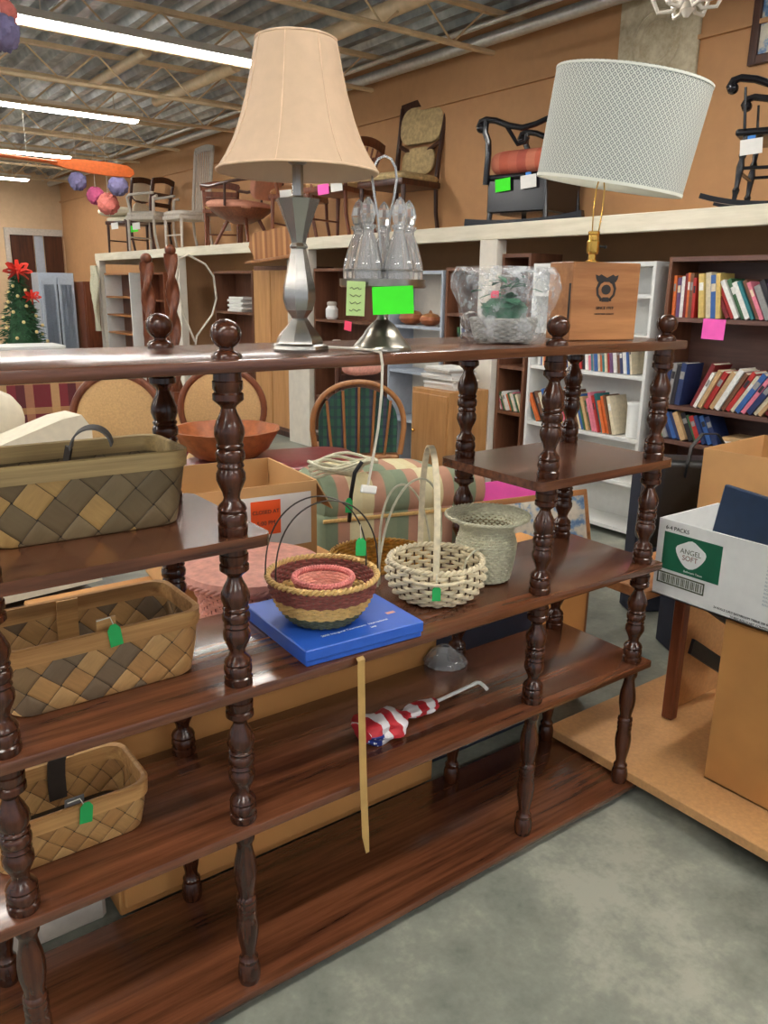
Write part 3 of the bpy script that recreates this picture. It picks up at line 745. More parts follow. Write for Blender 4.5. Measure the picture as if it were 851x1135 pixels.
o = card('price_card', 'neon green price card taped to the front of the cruet stand', 'price card', cr+dirc*.0865+side*.019+Vector((0, 0, .096)), .076, .05, M['neon_green'], rc, -.05)
o = card('price_note', 'narrow pale green handwritten note hanging from the cruet stand', 'note', cr+dirc*.0865-side*.05+Vector((0, 0, .098)), .034, .062, M['pale_note'], rc, .03)
for k in range(4):
    q = B(); q.tube([(-.011+.0035*j, -.0012, .018-.013*k+.0022*math.sin(j*2.1+k)) for j in range(7)], .0006, 5); q.build('handwriting', M['ink'], o)

# basket in cellophane
c = Vector((1.165, .105, ZT)); t = thing('gift_basket', 'small grey gift basket holding green leaves, wrapped in clear cellophane', 'gift basket', c, R(-25))
wicker(t, [(.06, .004), (.068, .03), (.074, .055)], 10, [plain('grey_basket_weave', srgb(158, 156, 148), .6, var=.2)], 16, .003, .004, n=96)
rnd = random.Random(4); b = B()
for k in range(44):
    a = rnd.random()*2*PI; r = rnd.random()*.06; h = .075+rnd.random()*.065
    p = Vector((r*math.cos(a), r*math.sin(a), h)); L = .03+rnd.random()*.012; an = rnd.random()*2*PI; tl = rnd.random()-.3
    d = Vector((math.cos(an), math.sin(an), tl)).normalized(); s_ = d.cross(Vector((0, 0, 1))).normalized()
    b.strip([p, p+d*L*.35+Vector((0, 0, .004)), p+d*L*.7+Vector((0, 0, .002)), p+d*L], lambda s: .002+.018*math.sin(PI*min(1, s*.98+.02)), .0008, s_)
b.lathe([(.05, .05), (.055, .08), (.03, .1)], n=12); b.build('foliage', M['leaf'], t)
b = B()
def cw(i, a):
    rr_ = random.Random(int(a*100)*31+i*7)
    return 1+.05*math.sin(5*a+i)+.035*math.sin(11*a-i*1.7)+.03*(rr_.random()-.5)
b.lathe([(.066, 0.001), (.082, .012), (.09, .04), (.102, .085), (.112, .12), (.112, .15), (.1, .168), (.08, .155), (.055, .148), (.02, .145)], n=64, cap=False, wob=lambda i, a: cw(i, a)*(1+.08*abs(math.cos(a))))
b.build('cellophane_wrap', M['cello'], t, ang=25)
b = B(); b.box((-.055, -.088, .108), (.017, .002, .015), (.1, 0, -.45)); b.build('red_sticker', M['hotpink'], t, False, label='small red sticker')

# wooden box lamp with drum shade
c = Vector((1.475, .105, ZT)); rzb = R(-14)
t = thing('box_lamp', 'lamp made of a light wooden box, its grey patterned drum shade tilted', 'lamp', c, rzb)
BW, BD, BH = .20, .10, .186
b = B(); b.span((-BW/2, -BD/2, 0), (BW/2, BD/2, BH), .002); b.build('box_base', M['oakx'], t, False)
b = B(); b.span((-BW/2-.0006, -BD/2+.004, .02), (-BW/2+.001, -BD/2+.012, BH-.05)); b.build('groove', M['ink'], t, False)
# crest
cy = -BD/2-.0006
b = B()
b.prism([(-.032, .148), (-.034, .157), (-.024, .154), (-.018, .158), (0, .150), (.018, .158), (.024, .154), (.034, .157), (.032, .148), (.027, .14), (-.027, .14)], cy, cy+.002)
for s_ in (-1, 1):
    b.prism([(s_*.012, .143), (s_*.024, .140), (s_*.030, .125), (s_*.027, .108), (s_*.014, .096), (s_*.010, .1), (s_*.021, .111), (s_*.023, .124), (s_*.017, .135), (s_*.009, .139)][::s_], cy, cy+.002)
b.prism([(0+.0135*math.cos(R(a))*1.05, .122+.012*math.sin(R(a))) for a in range(0, 360, 30)], cy, cy+.002)
b.prism([(-.009, .104), (.009, .104), (.011, .093), (-.011, .093)], cy, cy+.002); b.prism([(-.017, .1), (-.01, .102), (-.012, .094), (-.018, .095)], cy, cy+.002); b.prism([(.017, .1), (.01, .102), (.012, .094), (.018, .095)], cy, cy+.002)
b.build('crest', M['ink'], t, False)
textmesh('lettering', 'SINCE 1919', .0105, M['ink'], t, (0, cy, .078), (PI/2, 0, 0), .0004)
textmesh('lettering', 'HANDMADE QUALITY', .0058, M['ink'], t, (0, cy, .064), (PI/2, 0, 0), .0004)
lx = -.012
b = B(); b.lathe([(.016, BH), (.016, BH+.004), (.0095, BH+.006), (.0095, BH+.02), (.014, BH+.022), (.0155, BH+.028), (.0155, BH+.05), (.013, BH+.053), (.0125, BH+.065), (.0145, BH+.067), (.0145, BH+.073), (.0105, BH+.075)], (lx, 0, 0), 24); b.build('socket', M['brass'], t)
b = B(); b.cyl((lx+.012, 0, BH+.04), (lx+.032, -.004, BH+.038), .0028); b.ball((lx+.034, -.004, BH+.038), .0045); b.build('switch', M['black'], t)
tl = R(8.5); hb = B()
hp = [(-.009, .058), (-.019, .075), (-.026, .12), (-.024, .17), (-.012, .2), (0, .208), (.012, .2), (.024, .17), (.026, .12), (.019, .075), (.009, .058)]
hb.tube([(lx+x_*.8+z_*.05, x_*.4, BH+z_) for x_, z_ in hp], .0018, 6); hb.build('harp', M['brass'], t)
# shade with its tilt: pivot above the harp
sh = B(); RB, RT, HS = .177, .183, .243
import functools
def tiltp(p):
    return p
shade = None
q = Euler((0, 0, 0)).to_matrix()
def drum(r0, r1, h0, h1, m, nm, uvs=None, n=96, cap=False):
    b = B(); b.lathe([(r0+(r1-r0)*i/6, h0+(h1-h0)*i/6) for i in range(7)], n=n, cap=cap, uvs=uvs); return b.build(nm, m, t)
obs = [drum(RB, RT, 0, HS, M['drum'], 'shade', uvs=lambda i, j: (j/96*2*PI*.198, i/6*HS)), drum(RB-.002, RT-.002, 0, HS, M['shade_white'], 'shade_lining')]
b = B()
for r, z in ((RB, 0), (RT, HS)): b.lathe([(r-.003, z-.001), (r+.0012, z-.001), (r+.0012, z+.006*(1 if z == 0 else -1)), (r-.003, z+.006*(1 if z == 0 else -1))], n=96, cap=False)
obs.append(b.build('shade_trim', M['shade_white'], t))
b = B(); b.cyl((-RB, 0, .02), (RB, 0, .02), .002, n=6); b.cyl((0, -RB, .02), (0, RB, .02), .002, n=6); b.lathe([(.012, .014), (.012, .026)], n=16); obs.append(b.build('spider', M['brass'], t))
# orientation so that the axis leans to the camera's right
fh = Vector((fw.x, fw.y, 0)).normalized(); lean = (rr*math.sin(R(8))+Vector((0, 0, 1))*math.cos(R(8))-fh*.1)
qw = Vector((0, 0, 1)).rotation_difference(lean).to_matrix()
ql = Euler((0, 0, rzb)).to_matrix().inverted() @ qw
pv = at(674, 207, 'y', .115) - c; pv = Euler((0, 0, rzb)).to_matrix().inverted() @ Vector((pv.x, pv.y, pv.z))
for o in obs: o.matrix_local = Matrix.Translation(pv) @ ql.to_4x4()

#PART2
# ------------------------------------------------------------------ storage platform along the right wall
t = thing('storage_platform', 'long cream painted wooden platform along the right wall carrying chairs above the bookcases', 'platform', (XP, 0, 0))
b = B(); b.span((-.0, -1.6, ZP-.1), (.04, 11.15, ZP), .004); b.build('fascia', M['cream_wood'], t, False)
b = B(); b.span((.04, -1.6, ZP-.025), (XW-XP-.002, 11.15, ZP-.002)); b.build('deck', M['cream_wood'], t, False)
b = B(); b.span((.005, 11.11, ZP-.14), (XW-XP-.002, 11.15, ZP-.025)); b.build('end_rail', M['cream_wood'], t, False)
for y0, y1 in ((5.2, 5.58), (2.80, 2.965), (8.1, 8.24), (10.98, 11.1), (-.6, -.46)):
    b = B(); b.span((.0, y0, 0), (.09, y1, ZP-.1), .003); b.build('post', M['white_paint'], t, False)

# ------------------------------------------------------------------ bookcases
def bookcase(label, y0, y1, top, shelves, mat, dep=.26, x0=XP+.045, bottom=.0, edge=None, name='bookcase', side=.02, backm=None):
    t = thing(name, label, 'bookcase', (x0, (y0+y1)/2, 0)); h = (y1-y0)/2
    for s_ in (-1, 1):
        b = B(); b.span((0, s_*h-(side if s_ > 0 else 0), bottom), (dep, s_*h+(side if s_ < 0 else 0), top), .001); b.build('side_panel', edge or mat, t, False)
    b = B(); b.span((0, -h+side, top-.025), (dep, h-side, top-.001)); b.build('top_board', mat, t, False)
    b = B(); b.span((dep-.012, -h+side, bottom+.01), (dep-.003, h-side, top-.026)); b.build('back_panel', backm or mat, t, False)
    for z in shelves:
        b = B(); b.span((.004, -h+side+.0005, z-.022), (dep-.013, h-side-.0005, z)); b.build('shelf', mat, t, False)
    return t
bookcase('dark brown bookcase packed with books at the right edge, behind the turned posts', .30, 1.50, 1.655, [1.336, .858, .663, .40, .09], M['case_dark'], edge=M['case_brown'])
bookcase('white bookcase with rows of thin books, behind the wooden box lamp', 1.58, 2.50, 1.635, [1.456, 1.225, .995, .624, .356, .067], M['white_case'])
bookcase('narrow dark bookcase just right of the wide white post', 2.53, 2.79, 1.70, [1.3, .97, .66, .3], M['case_brown'], dep=.3)
bookcase('medium brown bookcase left of the white post, blue books on it', 2.97, 3.36, 1.62, [1.30, .99, .62, .3], M['case_brown'])
bookcase('pale open shelf unit holding two round wooden bowls', 3.39, 4.05, 1.60, [1.19, .84, .45], M['steel_case'], backm=M['white_paint'])
bookcase('brown bookcase holding white jars, behind the cruet stand', 4.08, 5.18, 1.63, [1.19, .86, .5], M['case_brown'])
bookcase('narrow brown bookcase with a stack of papers, seen left of the bell lamp', 6.36, 7.26, 1.62, [1.2, .78, .4], M['case_brown'])
bookcase('brown bookcase under the far end of the platform, left of the tall bent wires', 8.7, 9.5, 1.62, [1.28, 1.0, .7, .4], M['redwood'])
bookcase('brown shelf unit with white sides at the far left end of the platform', 9.9, 10.95, 1.62, [1.3, 1.05, .8, .4], M['oak'], edge=M['white_case'], backm=M['case_brown'])
# tall tan wardrobe
t = thing('wardrobe', 'tall tan wooden wardrobe left of the white post, behind the bell lamp stem', 'wardrobe', (XP+.06, 5.99, 0))
b = B(); b.span((0, -.36, .06), (.5, .36, 1.66), .004); b.build('body', M['case_brown'], t, False)
for s_ in (-1, 1):
    b = B(); b.span((-.015, s_*.178-.172, .1), (.0, s_*.178+.172, 1.62), .004); d = b.build('door', M['case_tan'], t, False)
    b = B(); b.ball((-.028, s_*.03, .9), .014); b.build('knob', M['brass'], d)
b = B(); b.span((.03, -.34, 0), (.48, .34, .06)); b.build('plinth', M['darkwood'], t, False)
# tan cabinet in front with papers on top
t = thing('low_cabinet', 'tan low cabinet with white papers on top, between the bookcases', 'cabinet', (3.56, 3.0, 0))
b = B(); b.span((-.18, -.2, .04), (.18, .2, .80), .004); b.build('body', M['case_tan'], t, False)
b = B(); b.span((-.192, -.185, .08), (-.18, .185, .77), .003); d = b.build('door', M['case_tan'], t, False)
b = B(); b.ball((-.205, .15, .5), .012); b.build('knob', M['brass'], d)
b = B(); b.span((-.16, -.18, 0), (.16, .18, .04)); b.build('plinth', M['darkwood'], t, False)
rnd = random.Random(11)
for k in range(9):
    b = B(); b.span((-.11, -.15, 0), (.11, .15, .016), .002)
    m = [M['paper'], M['paper'], M['white'], M['grey_white']][k % 4]
    o = b.build('magazine', m, None, False, label='thin pale magazine, %s from the bottom of the pile on the low tan cabinet' % ORD[k], cat='magazine', group='magazines on the low cabinet')
    o.location = (3.56+rnd.uniform(-.02, .02), 3.0+rnd.uniform(-.02, .02), .801+.0165*k); o.rotation_euler = (0, 0, rnd.uniform(-.12, .12))

# ------------------------------------------------------------------ books
BC = {'red': (176, 44, 40), 'dark red': (122, 34, 38), 'orange': (214, 108, 52), 'cream': (222, 208, 178), 'white': (232, 230, 224), 'navy': (36, 52, 96), 'blue': (54, 96, 160), 'light blue': (136, 170, 196), 'teal': (38, 118, 122), 'green': (62, 104, 68), 'black': (38, 36, 42), 'brown': (116, 78, 54), 'tan': (190, 156, 112), 'grey': (142, 140, 138), 'pink': (214, 120, 140), 'purple': (104, 72, 112), 'yellow': (208, 180, 104)}
BM = {k: plain('book_cover_'+k.replace(' ', '_'), srgb(*v), .45, var=.12, scale=50) for k, v in BC.items()}
SIZEW = lambda th_: 'thick' if th_ > .034 else ('thin' if th_ < .02 else 'medium')
def book_row(where, group, x0, yl, yr, z, seeds, hr=(.17, .24), tr=(.018, .04), dr=(.13, .17), lean=lambda s: 0, cols=None, maxn=60, cat='book', k0=0):
    rnd = random.Random(seeds); y = yl; k = 0; out = []
    while y > yr and k < maxn:
        th = rnd.uniform(*tr); h = rnd.uniform(*hr); d = rnd.uniform(*dr); c = cols[k % len(cols)] if cols and rnd.random() < .85 else rnd.choice(list(BC))
        a = lean((yl-y)/(yl-yr)) + rnd.uniform(-.012, .012)
        step = th/math.cos(a)+.0015+abs(rnd.gauss(0, .0012))
        out.append((y, th, h, d, c, a)); y -= step; k += 1
    for k, (y, th, h, d, c, a) in enumerate(out):
        b = B()
        b.mi = 0
        b.span((0, 0, 0), (d, .0018, h)); b.span((0, th-.0018, 0), (d, th, h)); b.span((0, .0018, 0), (.002, th-.0018, h), .0006)
        b.mi = 1; b.span((.002, .0018, .003), (d-.003, th-.0018, h-.003))
        if rnd.random() < .5: b.mi = 2; b.span((-.0006, .003, h*.62), (.0001, th-.003, h*.8)); b.mi = 2
        b2 = rnd.choice(['white', 'cream', 'grey', 'black'])
        n = len(out); lab = '%s %s book, %s from left %s' % (SIZEW(th), c, ORD[k+k0], where)
        o = b.build('book', [BM[c], M['page'], BM[b2]], None, False, label=lab, cat=cat, group=group)
        # lean: positive = top to the left (+y)
        if a >= 0: o.location = (x0+rnd.uniform(0, .02), y-th/math.cos(a), z+.0012); o.rotation_euler = (-a, 0, 0); o.location.z += 0
        else: o.location = (x0+rnd.uniform(0, .02), y-th/math.cos(a), z+.0012); o.rotation_euler = (-a, 0, 0)
        if a > 0:   # lower corner at y side 0 -> rotated about its own origin edge
            o.location.z += th*math.sin(a); 
        else: pass
    return k0+len(out)
x0 = XP+.06
G = 'books in the dark brown bookcase'
kk = book_row('on the top shelf of the dark bookcase', G, x0, 1.47, 1.34, 1.336, 3, (.20, .24), (.016, .024), lean=lambda s: .03, cols=['orange', 'red', 'white', 'light blue', 'orange'])
kk = book_row('on the top shelf of the dark bookcase', G, x0, 1.30, 1.18, 1.336, 5, (.2, .24), (.022, .036), lean=lambda s: .12, cols=['tan', 'cream', 'blue', 'yellow'], k0=kk)
book_row('on the top shelf of the dark bookcase', G, x0, 1.15, .38, 1.336, 7, (.18, .225), (.016, .032), lean=lambda s: .52-.1*s, cols=['dark red', 'red', 'white', 'teal', 'white', 'teal', 'tan', 'cream', 'grey', 'black', 'purple', 'navy', 'red'], k0=kk)
kk = book_row('on the second shelf of the dark bookcase', G, x0, 1.475, 1.36, .858, 13, (.2, .24), (.022, .034), lean=lambda s: -.1, cols=['navy', 'grey', 'black'])
book_row('on the second shelf of the dark bookcase', G, x0, 1.30, .5, .858, 17, (.21, .27), (.018, .03), lean=lambda s: -.42-.2*min(1, s*2), cols=['dark red', 'white', 'black', 'red', 'tan', 'white', 'brown', 'red', 'cream', 'blue', 'pink', 'navy', 'cream', 'green'], k0=kk)
book_row('on the third shelf of the dark bookcase', G, x0, 1.47, 1.10, .663, 19, (.15, .17), (.02, .034), lean=lambda s: .46, cols=['green', 'grey', 'navy', 'blue', 'navy', 'tan', 'black'])
G = 'books in the white bookcase'
book_row('on the upper row of the white bookcase', G, x0, 2.44, 1.70, .995, 23, (.14, .19), (.012, .026), lean=lambda s: .06+.12*s, cols=['white', 'blue', 'cream', 'orange', 'teal', 'cream', 'red', 'black', 'white', 'brown', 'teal'])
book_row('on the second row of the white bookcase', G, x0, 2.44, 1.78, .624, 29, (.19, .25), (.012, .026), lean=lambda s: .5-.2*s, cols=['teal', 'orange', 'black', 'brown', 'cream', 'blue', 'green', 'tan', 'green', 'yellow', 'pink', 'red'])
book_row('on the bottom visible row of the white bookcase', G, x0, 2.3, 2.16, .356, 31, (.14, .2), (.014, .02), lean=lambda s: .3, cols=['pink', 'cream', 'blue'])
book_row('in the bookcase right of the white post', 'books in the narrow dark bookcase', x0, 2.765, 2.57, .66, 37, (.12, .15), (.01, .02), lean=lambda s: .45, cols=['white', 'pink', 'green', 'cream'])
book_row('in the bookcase left of the white post', 'blue books on the brown bookcase', x0, 3.22, 3.02, .99, 41, (.2, .25), (.018, .03), lean=lambda s: .12, cols=['blue', 'white', 'navy', 'light blue'])
# white lidded tub standing in the white bookcase
b = B(); b.lathe([(.05, 0), (.055, .005), (.058, .19), (.06, .192), (.06, .21), (.02, .212)], n=28); o = b.build('white_canister', M['white'], None, label='tall white canister at the right end of the second row in the white bookcase', cat='canister'); o.location = (x0+.06, 1.665, .6255)
# stacked books lying on the third shelf
for k, (c_, th) in enumerate((('cream', .022), ('white', .018), ('tan', .02))):
    b = B(); b.mi = 0; b.span((0, 0, 0), (.17, .23, .002)); b.span((0, 0, th-.002), (.17, .23, th)); b.span((0, 0, .002), (.002, .23, th-.002)); b.mi = 1; b.span((.002, .003, .002), (.167, .227, th-.002))
    o = b.build('book', [BM[c_], M['page']], None, False, label='%s book lying flat, %s from the bottom of the small stack on the third shelf' % (c_, ORD[k]), cat='book', group='books in the dark brown bookcase'); o.location = (x0, .82+.01*k, .665+[0, .023, .042][k])
# papers on the far brown case
for k in range(6):
    b = B(); b.span((0, -.16, 0), (.2, .16, .024), .003); o = b.build('paper_bundle', M['paper'], None, False, label='bundle of white papers, %s from the bottom, left of the bell lamp' % ORD[k], cat='papers', group='paper bundles in the far bookcase'); o.location = (x0, 6.8+.02*(-1)**k, 1.2015+.026*k)
# pink note on the dark bookcase
b = B(); b.span((-.001, -.065, -.105), (0, .065, 0)); o = b.build('note', M['pink_note'], None, False, label='square pink note stuck to the edge of the dark brown bookcase shelf', cat='note'); o.location = (XP+.0475, 1.19, 1.336); o.rotation_euler = (.02, 0, 0)
b = B(); b.span((-.001, -.055, -.08), (0, .055, 0)); o = b.build('note', M['hotpink'], None, False, label='hot pink note on the brown bookcase behind the cruet stand', cat='note'); o.location = (XP+.043, 4.62, 1.19); o.rotation_euler = (.1, 0, 0)
# bowls and jars
for k, (y, r, s) in enumerate(((3.9, .1, 'larger round wooden bowl with lid on the pale shelf unit'), (3.66, .085, 'smaller round wooden bowl with knob on the pale shelf unit'))):
    t = thing('lidded_bowl', s, 'bowl', (x0+.1, y, 1.1915))
    b = B(); b.lathe([(r*.4, 0), (r*.8, r*.2), (r, r*.5), (r*.9, r*.8), (r*.8, r*.82)], n=28); b.build('bowl', M['bowl_wood'], t)
    b = B(); b.lathe([(r*.86, r*.82), (r*.7, r*1.0), (r*.2, r*1.12), (r*.12, r*1.3), (r*.02, r*1.4)], n=28); b.build('lid', M['oak'], t)
for k, (y, z, s) in enumerate(((4.98, 1.19, 'small white jar on the upper shelf of the brown bookcase behind the cruet stand'), (4.9, .86, 'small white jar on the lower shelf of the brown bookcase behind the cruet stand'))):
    t = thing('jar', s, 'jar', (x0+.05, y, z+.0015)); b = B(); b.lathe([(.04, 0), (.055, .02), (.056, .09), (.04, .11), (.038, .12)], n=24); b.build('body', M['white'], t)
    b = B(); b.lathe([(.042, .12), (.044, .125), (.044, .145), (.03, .155)], n=24); b.build('lid', M['grey_white'], t)

# ------------------------------------------------------------------ chairs on the platform
def leg(b, a, c, r0, r1=None, turned=False):
    if not turned: b.cyl(a, c, r0, r1 or r0, 10); return
    a, c = Vector(a), Vector(c); L = (c-a).length
    b.lathe([(r0*k, L*t_) for t_, k in ((0, .7), (.08, .8), (.15, 1.15), (.2, .75), (.35, .95), (.5, 1.25), (.62, .8), (.68, 1.2), (.74, .8), (.9, 1), (1, 1))], a, 12, c-a)
def part(t, nm, m, fn, **k):
    b = B(); fn(b); return b.build(nm, m, t, **k)
def wtag(t, p, rz, c=M['paper'], s=.06, tape=True):
    b = B(); b.span((-s, -.001, -s*.7), (s, .001, s*.7)); o = b.build('price_tag', c, t, False); o.location = p; o.rotation_euler = (0, .08, rz)
    if tape: b = B(); b.span((-s*.35, -.003, s*.4), (s*.35, -.0012, s*1.0)); b.build('tape', M['tape'], o, False)
    return o
def rocker(label, loc, rz, W, seatm, frame, scroll=.0, back_h=.62, tags=(), boxy=False, sc=1, stretchers=True, SZ=.43):
    """rocking arm chair facing local +X"""
    t = thing('rocking_chair', label, 'chair', loc, rz); t.scale = (sc,)*3; h = W/2
    for s_ in (-1, 1):
        y = s_*h*.86
        part(t, 'rocker_runner', frame, lambda b: b.strip([(x_, y, .018+(.05 if boxy else .16)*(abs(x_)/.5)**2.2*(.55 if x_ > 0 else .8)) for x_ in [(-.5+.92*i/16) for i in range(17)]], .045, .05 if boxy else .03, (0, 1, 0)))
        for x_ in (.2, -.2):
            part(t, 'leg', frame, lambda b: leg(b, (x_*1.12, y, .045), (x_, y*.95, SZ-.02), .019, turned=not boxy))
        if stretchers: part(t, 'stretcher', frame, lambda b: b.cyl((-.2, y, .22), (.2, y, .22), .01))
        arm = [(.30, s_*h, .635), (.315, s_*h, .66), (.30, s_*h, .69), (.26, s_*h, .70), (.18, s_*h, .685), (.08, s_*h, .645), (-.03, s_*h, .62), (-.13, s_*h*.98, .635), (-.22, s_*h*.94, .665)]
        part(t, 'arm', frame, lambda b: (b.tube(arm, lambda q: .024-.006*q, 10), b.ball((.298, s_*h, .648), .032, sc=(1, 1.2, 1))))
        if scroll:
            part(t, 'arm_support', frame, lambda b: (b.tube([(.26, s_*h, .69), (.265, s_*h, .62), (.235, s_*h, .56), (.23, s_*h, .48), (.25, s_*h*.95, SZ-.06)], .022, 10), b.tube([(.1, s_*h, .65), (.03, s_*h, .56), (0, s_*h, .52), (-.06, s_*h, .53), (-.08, s_*h, .56)], .014, 8)))
        else:
            for x_ in (.21, .06, -.08): part(t, 'arm_spindle', frame, lambda b: b.cyl((x_, s_*h*.95, SZ), (x_+.02, s_*h, .65), .0095, .0075, 8))
    part(t, 'stretcher', frame, lambda b: b.cyl((.215, -h*.84, .2), (.215, h*.84, .2), .012))
    part(t, 'seat', frame, lambda b: b.span((-.24, -h*.95, SZ-.035), (.26, h*.95, SZ+.005), .015, 3))
    if boxy: part(t, 'seat_skirt', frame, lambda b: b.span((-.22, -h*.93, SZ-.25), (.24, h*.93, SZ-.03), .01))
    if seatm: part(t, 'seat_cushion', seatm, lambda b: b.cushion((.01, 0, SZ+(.08 if boxy else .035)), (.46, W*.96, .18 if boxy else .09), None, .2 if boxy else .3))
    bx = -.24; lean = .2
    for s_ in (-1, 1):
        part(t, 'back_post', frame, lambda b: b.tube([(bx+.03, s_*h*.86, SZ-.03), (bx-.03, s_*h*.88, SZ+.25), (bx-lean, s_*h*.8, SZ+back_h)], .021, 10))
        if scroll: part(t, 'ear', frame, lambda b: b.ball((bx-lean*.45, s_*h*.95, SZ+back_h*.62), .045, sc=(1, .8, 1)))
    if scroll:
        part(t, 'back_panel', seatm, lambda b: b.cushion((bx-lean*.5, 0, SZ+back_h*.55), (.05, W*.72, back_h*.7), (0, -.3, 0)))
    else:
        for k in range(6):
            y = (k-2.5)*W*.13
            part(t, 'back_spindle', frame, lambda b: b.cyl((bx+.03, y, SZ), (bx-lean*.95, y*1.05, SZ+back_h), .009, .007, 8))
    part(t, 'crest_rail', frame, lambda b: b.strip([(bx-lean-.03*math.cos(i*PI/8-PI/2)*0, -h*.86+W*.86*i/8, SZ+back_h+.03*math.sin(PI*i/8)) for i in range(9)], .09, .028, (-.25, 0, 1)))
    for p, r_, c_, tp in tags: wtag(t, (p[1]+.04, h*.95+.016, p[2]), 0, c_, tape=tp)
    return t
# facing: +X local -> world ; left in the photo is +y, camera side is -x
rocker('black rocking arm chair with white tag, at the right edge on top of the platform', (4.12, 1.10, ZP), R(112), .54, None, M['black_lacquer'], tags=[((.275, .12, .33), R(90), M['paper'], True)], sc=.86)
rocker('black carved rocking chair with thick red patchwork seat, left of the drum shade', (4.22, 2.93, ZP), R(104), .56, M['upho_red'], M['black_lacquer'], scroll=1, boxy=True, back_h=.56, SZ=.34, tags=[((.27, .06, .27), R(90), M['neon_green'], False), ((.27, -.14, .28), R(90), M['paper'], True)], sc=.98, stretchers=False)

def frame_chair(label, loc, rz, W, fm, um, back='panels', seat_h=.45, H=1.0, arms=False, name='chair', tags=(), slats=5, sc=1, seat_r=None, group=None):
    t = thing(name, label, 'chair', loc, rz, group); t.scale = (sc,)*3; h = W/2
    for s_ in (-1, 1):
        part(t, 'leg', fm, lambda b: leg(b, (.2, s_*h*.85, 0), (.19, s_*h*.85, seat_h-.05), .014, .021))
        part(t, 'leg', fm, lambda b: b.tube([(-.25, s_*h*.8, .004), (-.21, s_*h*.8, .2), (-.2, s_*h*.8, seat_h-.04)], .017, 8))
        part(t, 'back_post', fm, lambda b: b.tube([(-.2, s_*h*.8, seat_h-.05), (-.22, s_*h*.84, seat_h+.2), (-.29, s_*h*.9, H)], .02, 8))
        if arms:
            part(t, 'arm', fm, lambda b: b.tube([(-.23, s_*h*.85, seat_h+.25), (-.05, s_*h, seat_h+.24), (.12, s_*h*1.02, seat_h+.23), (.16, s_*h*1.02, seat_h+.2), (.15, s_*h*.95, seat_h+.1), (.13, s_*h*.88, seat_h-.04)], .017, 8))
    for x_ in ((.19),): part(t, 'stretcher', fm, lambda b: b.cyl((x_, -h*.85, .17), (x_, h*.85, .17), .009))
    part(t, 'seat_frame', fm, lambda b: b.span((-.22, -h*.93, seat_h-.07), (.23, h*.93, seat_h-.02), .012, 2))
    part(t, 'seat', um, lambda b: b.cushion((0, 0, seat_h), (.47, W*.95, .09)))
    if back == 'panels':
        part(t, 'back_panel', um, lambda b: b.cushion((-.265, 0, seat_h+(H-seat_h)*.74), (.045, W*.84, (H-seat_h)*.5), (0, -.14, 0), .22))
        part(t, 'lower_back_panel', um, lambda b: b.cushion((-.225, 0, seat_h+(H-seat_h)*.27), (.04, W*.66, (H-seat_h)*.38), (0, -.1, 0), .5))
        part(t, 'cross_rail', fm, lambda b: b.tube([(-.24, -h*.84, seat_h+.30), (-.235, -h*.4, seat_h+.245), (-.235, 0, seat_h+.23), (-.235, h*.4, seat_h+.245), (-.24, h*.84, seat_h+.30)], .018, 8))
    elif back == 'slats':
        for k in range(slats):
            y = (k-(slats-1)/2)*W*.72/slats
            part(t, 'back_spindle', fm, lambda b: b.cyl((-.205, y*.9, seat_h), (-.285, y*1.05, H-.02), .011, .009, 8))
    elif back == 'ladder':
        for z in (.35, .62): part(t, 'back_slat', fm, lambda b: b.strip([(-.2-.09*z-.02*math.sin(PI*i/6), -h*.84+W*.84*i/6, seat_h+(H-seat_h)*z) for i in range(7)], .055, .014, (-.1, 0, 1)))
    if back != 'none': part(t, 'crest_rail', fm, lambda b: b.strip([(-.29-.02*math.sin(PI*i/8), -h*.95+W*.95*i/8, H-.01+.03*math.sin(PI*i/8)) for i in range(9)], .075, .02, (-.15, 0, 1)))
    for p, r_, c_, tp in tags: wtag(t, (p[1]+.04, h*.95+.016, p[2]), 0, c_, tape=tp)
    return t
frame_chair('tall carved side chair with two faded floral back panels, standing on the platform', (4.3, 4.60, ZP), R(-172), .56, M['darkwood'], M['upho_floral'], H=1.05, arms=False, sc=1.05)
frame_chair('armchair with tan seat and pink tag on the platform, right of the bell shade', (4.1, 5.2, ZP), R(112), .56, M['redwood'], M['upho_tan'], back='slats', arms=True, H=.78, tags=[((.235, -.05, .40), R(90), M['pink_note'], False), ((.236, -.19, .42), R(90), M['paper'], True)])
frame_chair('wooden slat back armchair on the platform, right behind the bell lamp neck', (4.15, 6.0, ZP), R(130), .56, M['redwood'], M['oakx'], back='ladder', arms=True, H=.82, tags=[((.235, 0, .42), R(90), M['paper'], False)])
# swivel type chair with pink upholstery
t = thing('office_chair', 'armchair with dusty pink padded seat and back, left of the bell lamp', 'chair', (4.15, 7.2, ZP), R(112))
part(t, 'seat', M['upho_pink'], lambda b: b.cushion((.05, 0, .42), (.66, .58, .13), (0, -.06, 0), .5))
part(t, 'seat_shell', M['redwood'], lambda b: b.lathe([(.1, .24), (.24, .30), (.33, .37), (.34, .39)], (.03, 0, 0), 32))
part(t, 'backrest', M['upho_pink'], lambda b: b.cushion((-.36, 0, .70), (.09, .46, .5), (0, -.4, 0), .35))
for s_ in (-1, 1):
    part(t, 'arm', M['darkwood'], lambda b: b.tube([(-.34, s_*.27, .66), (-.1, s_*.31, .64), (.2, s_*.31, .60), (.32, s_*.3, .62)], .017, 8))
    part(t, 'arm_support', M['darkwood'], lambda b: b.cyl((0, s_*.3, .4), (-.02, s_*.31, .64), .014))
for a in (45, 135, 225, 315): part(t, 'leg', M['redwood'], lambda b: b.cyl((.34*math.cos(R(a)), .3*math.sin(R(a)), 0), (.16*math.cos(R(a)), .14*math.sin(R(a)), .31), .016, .022))
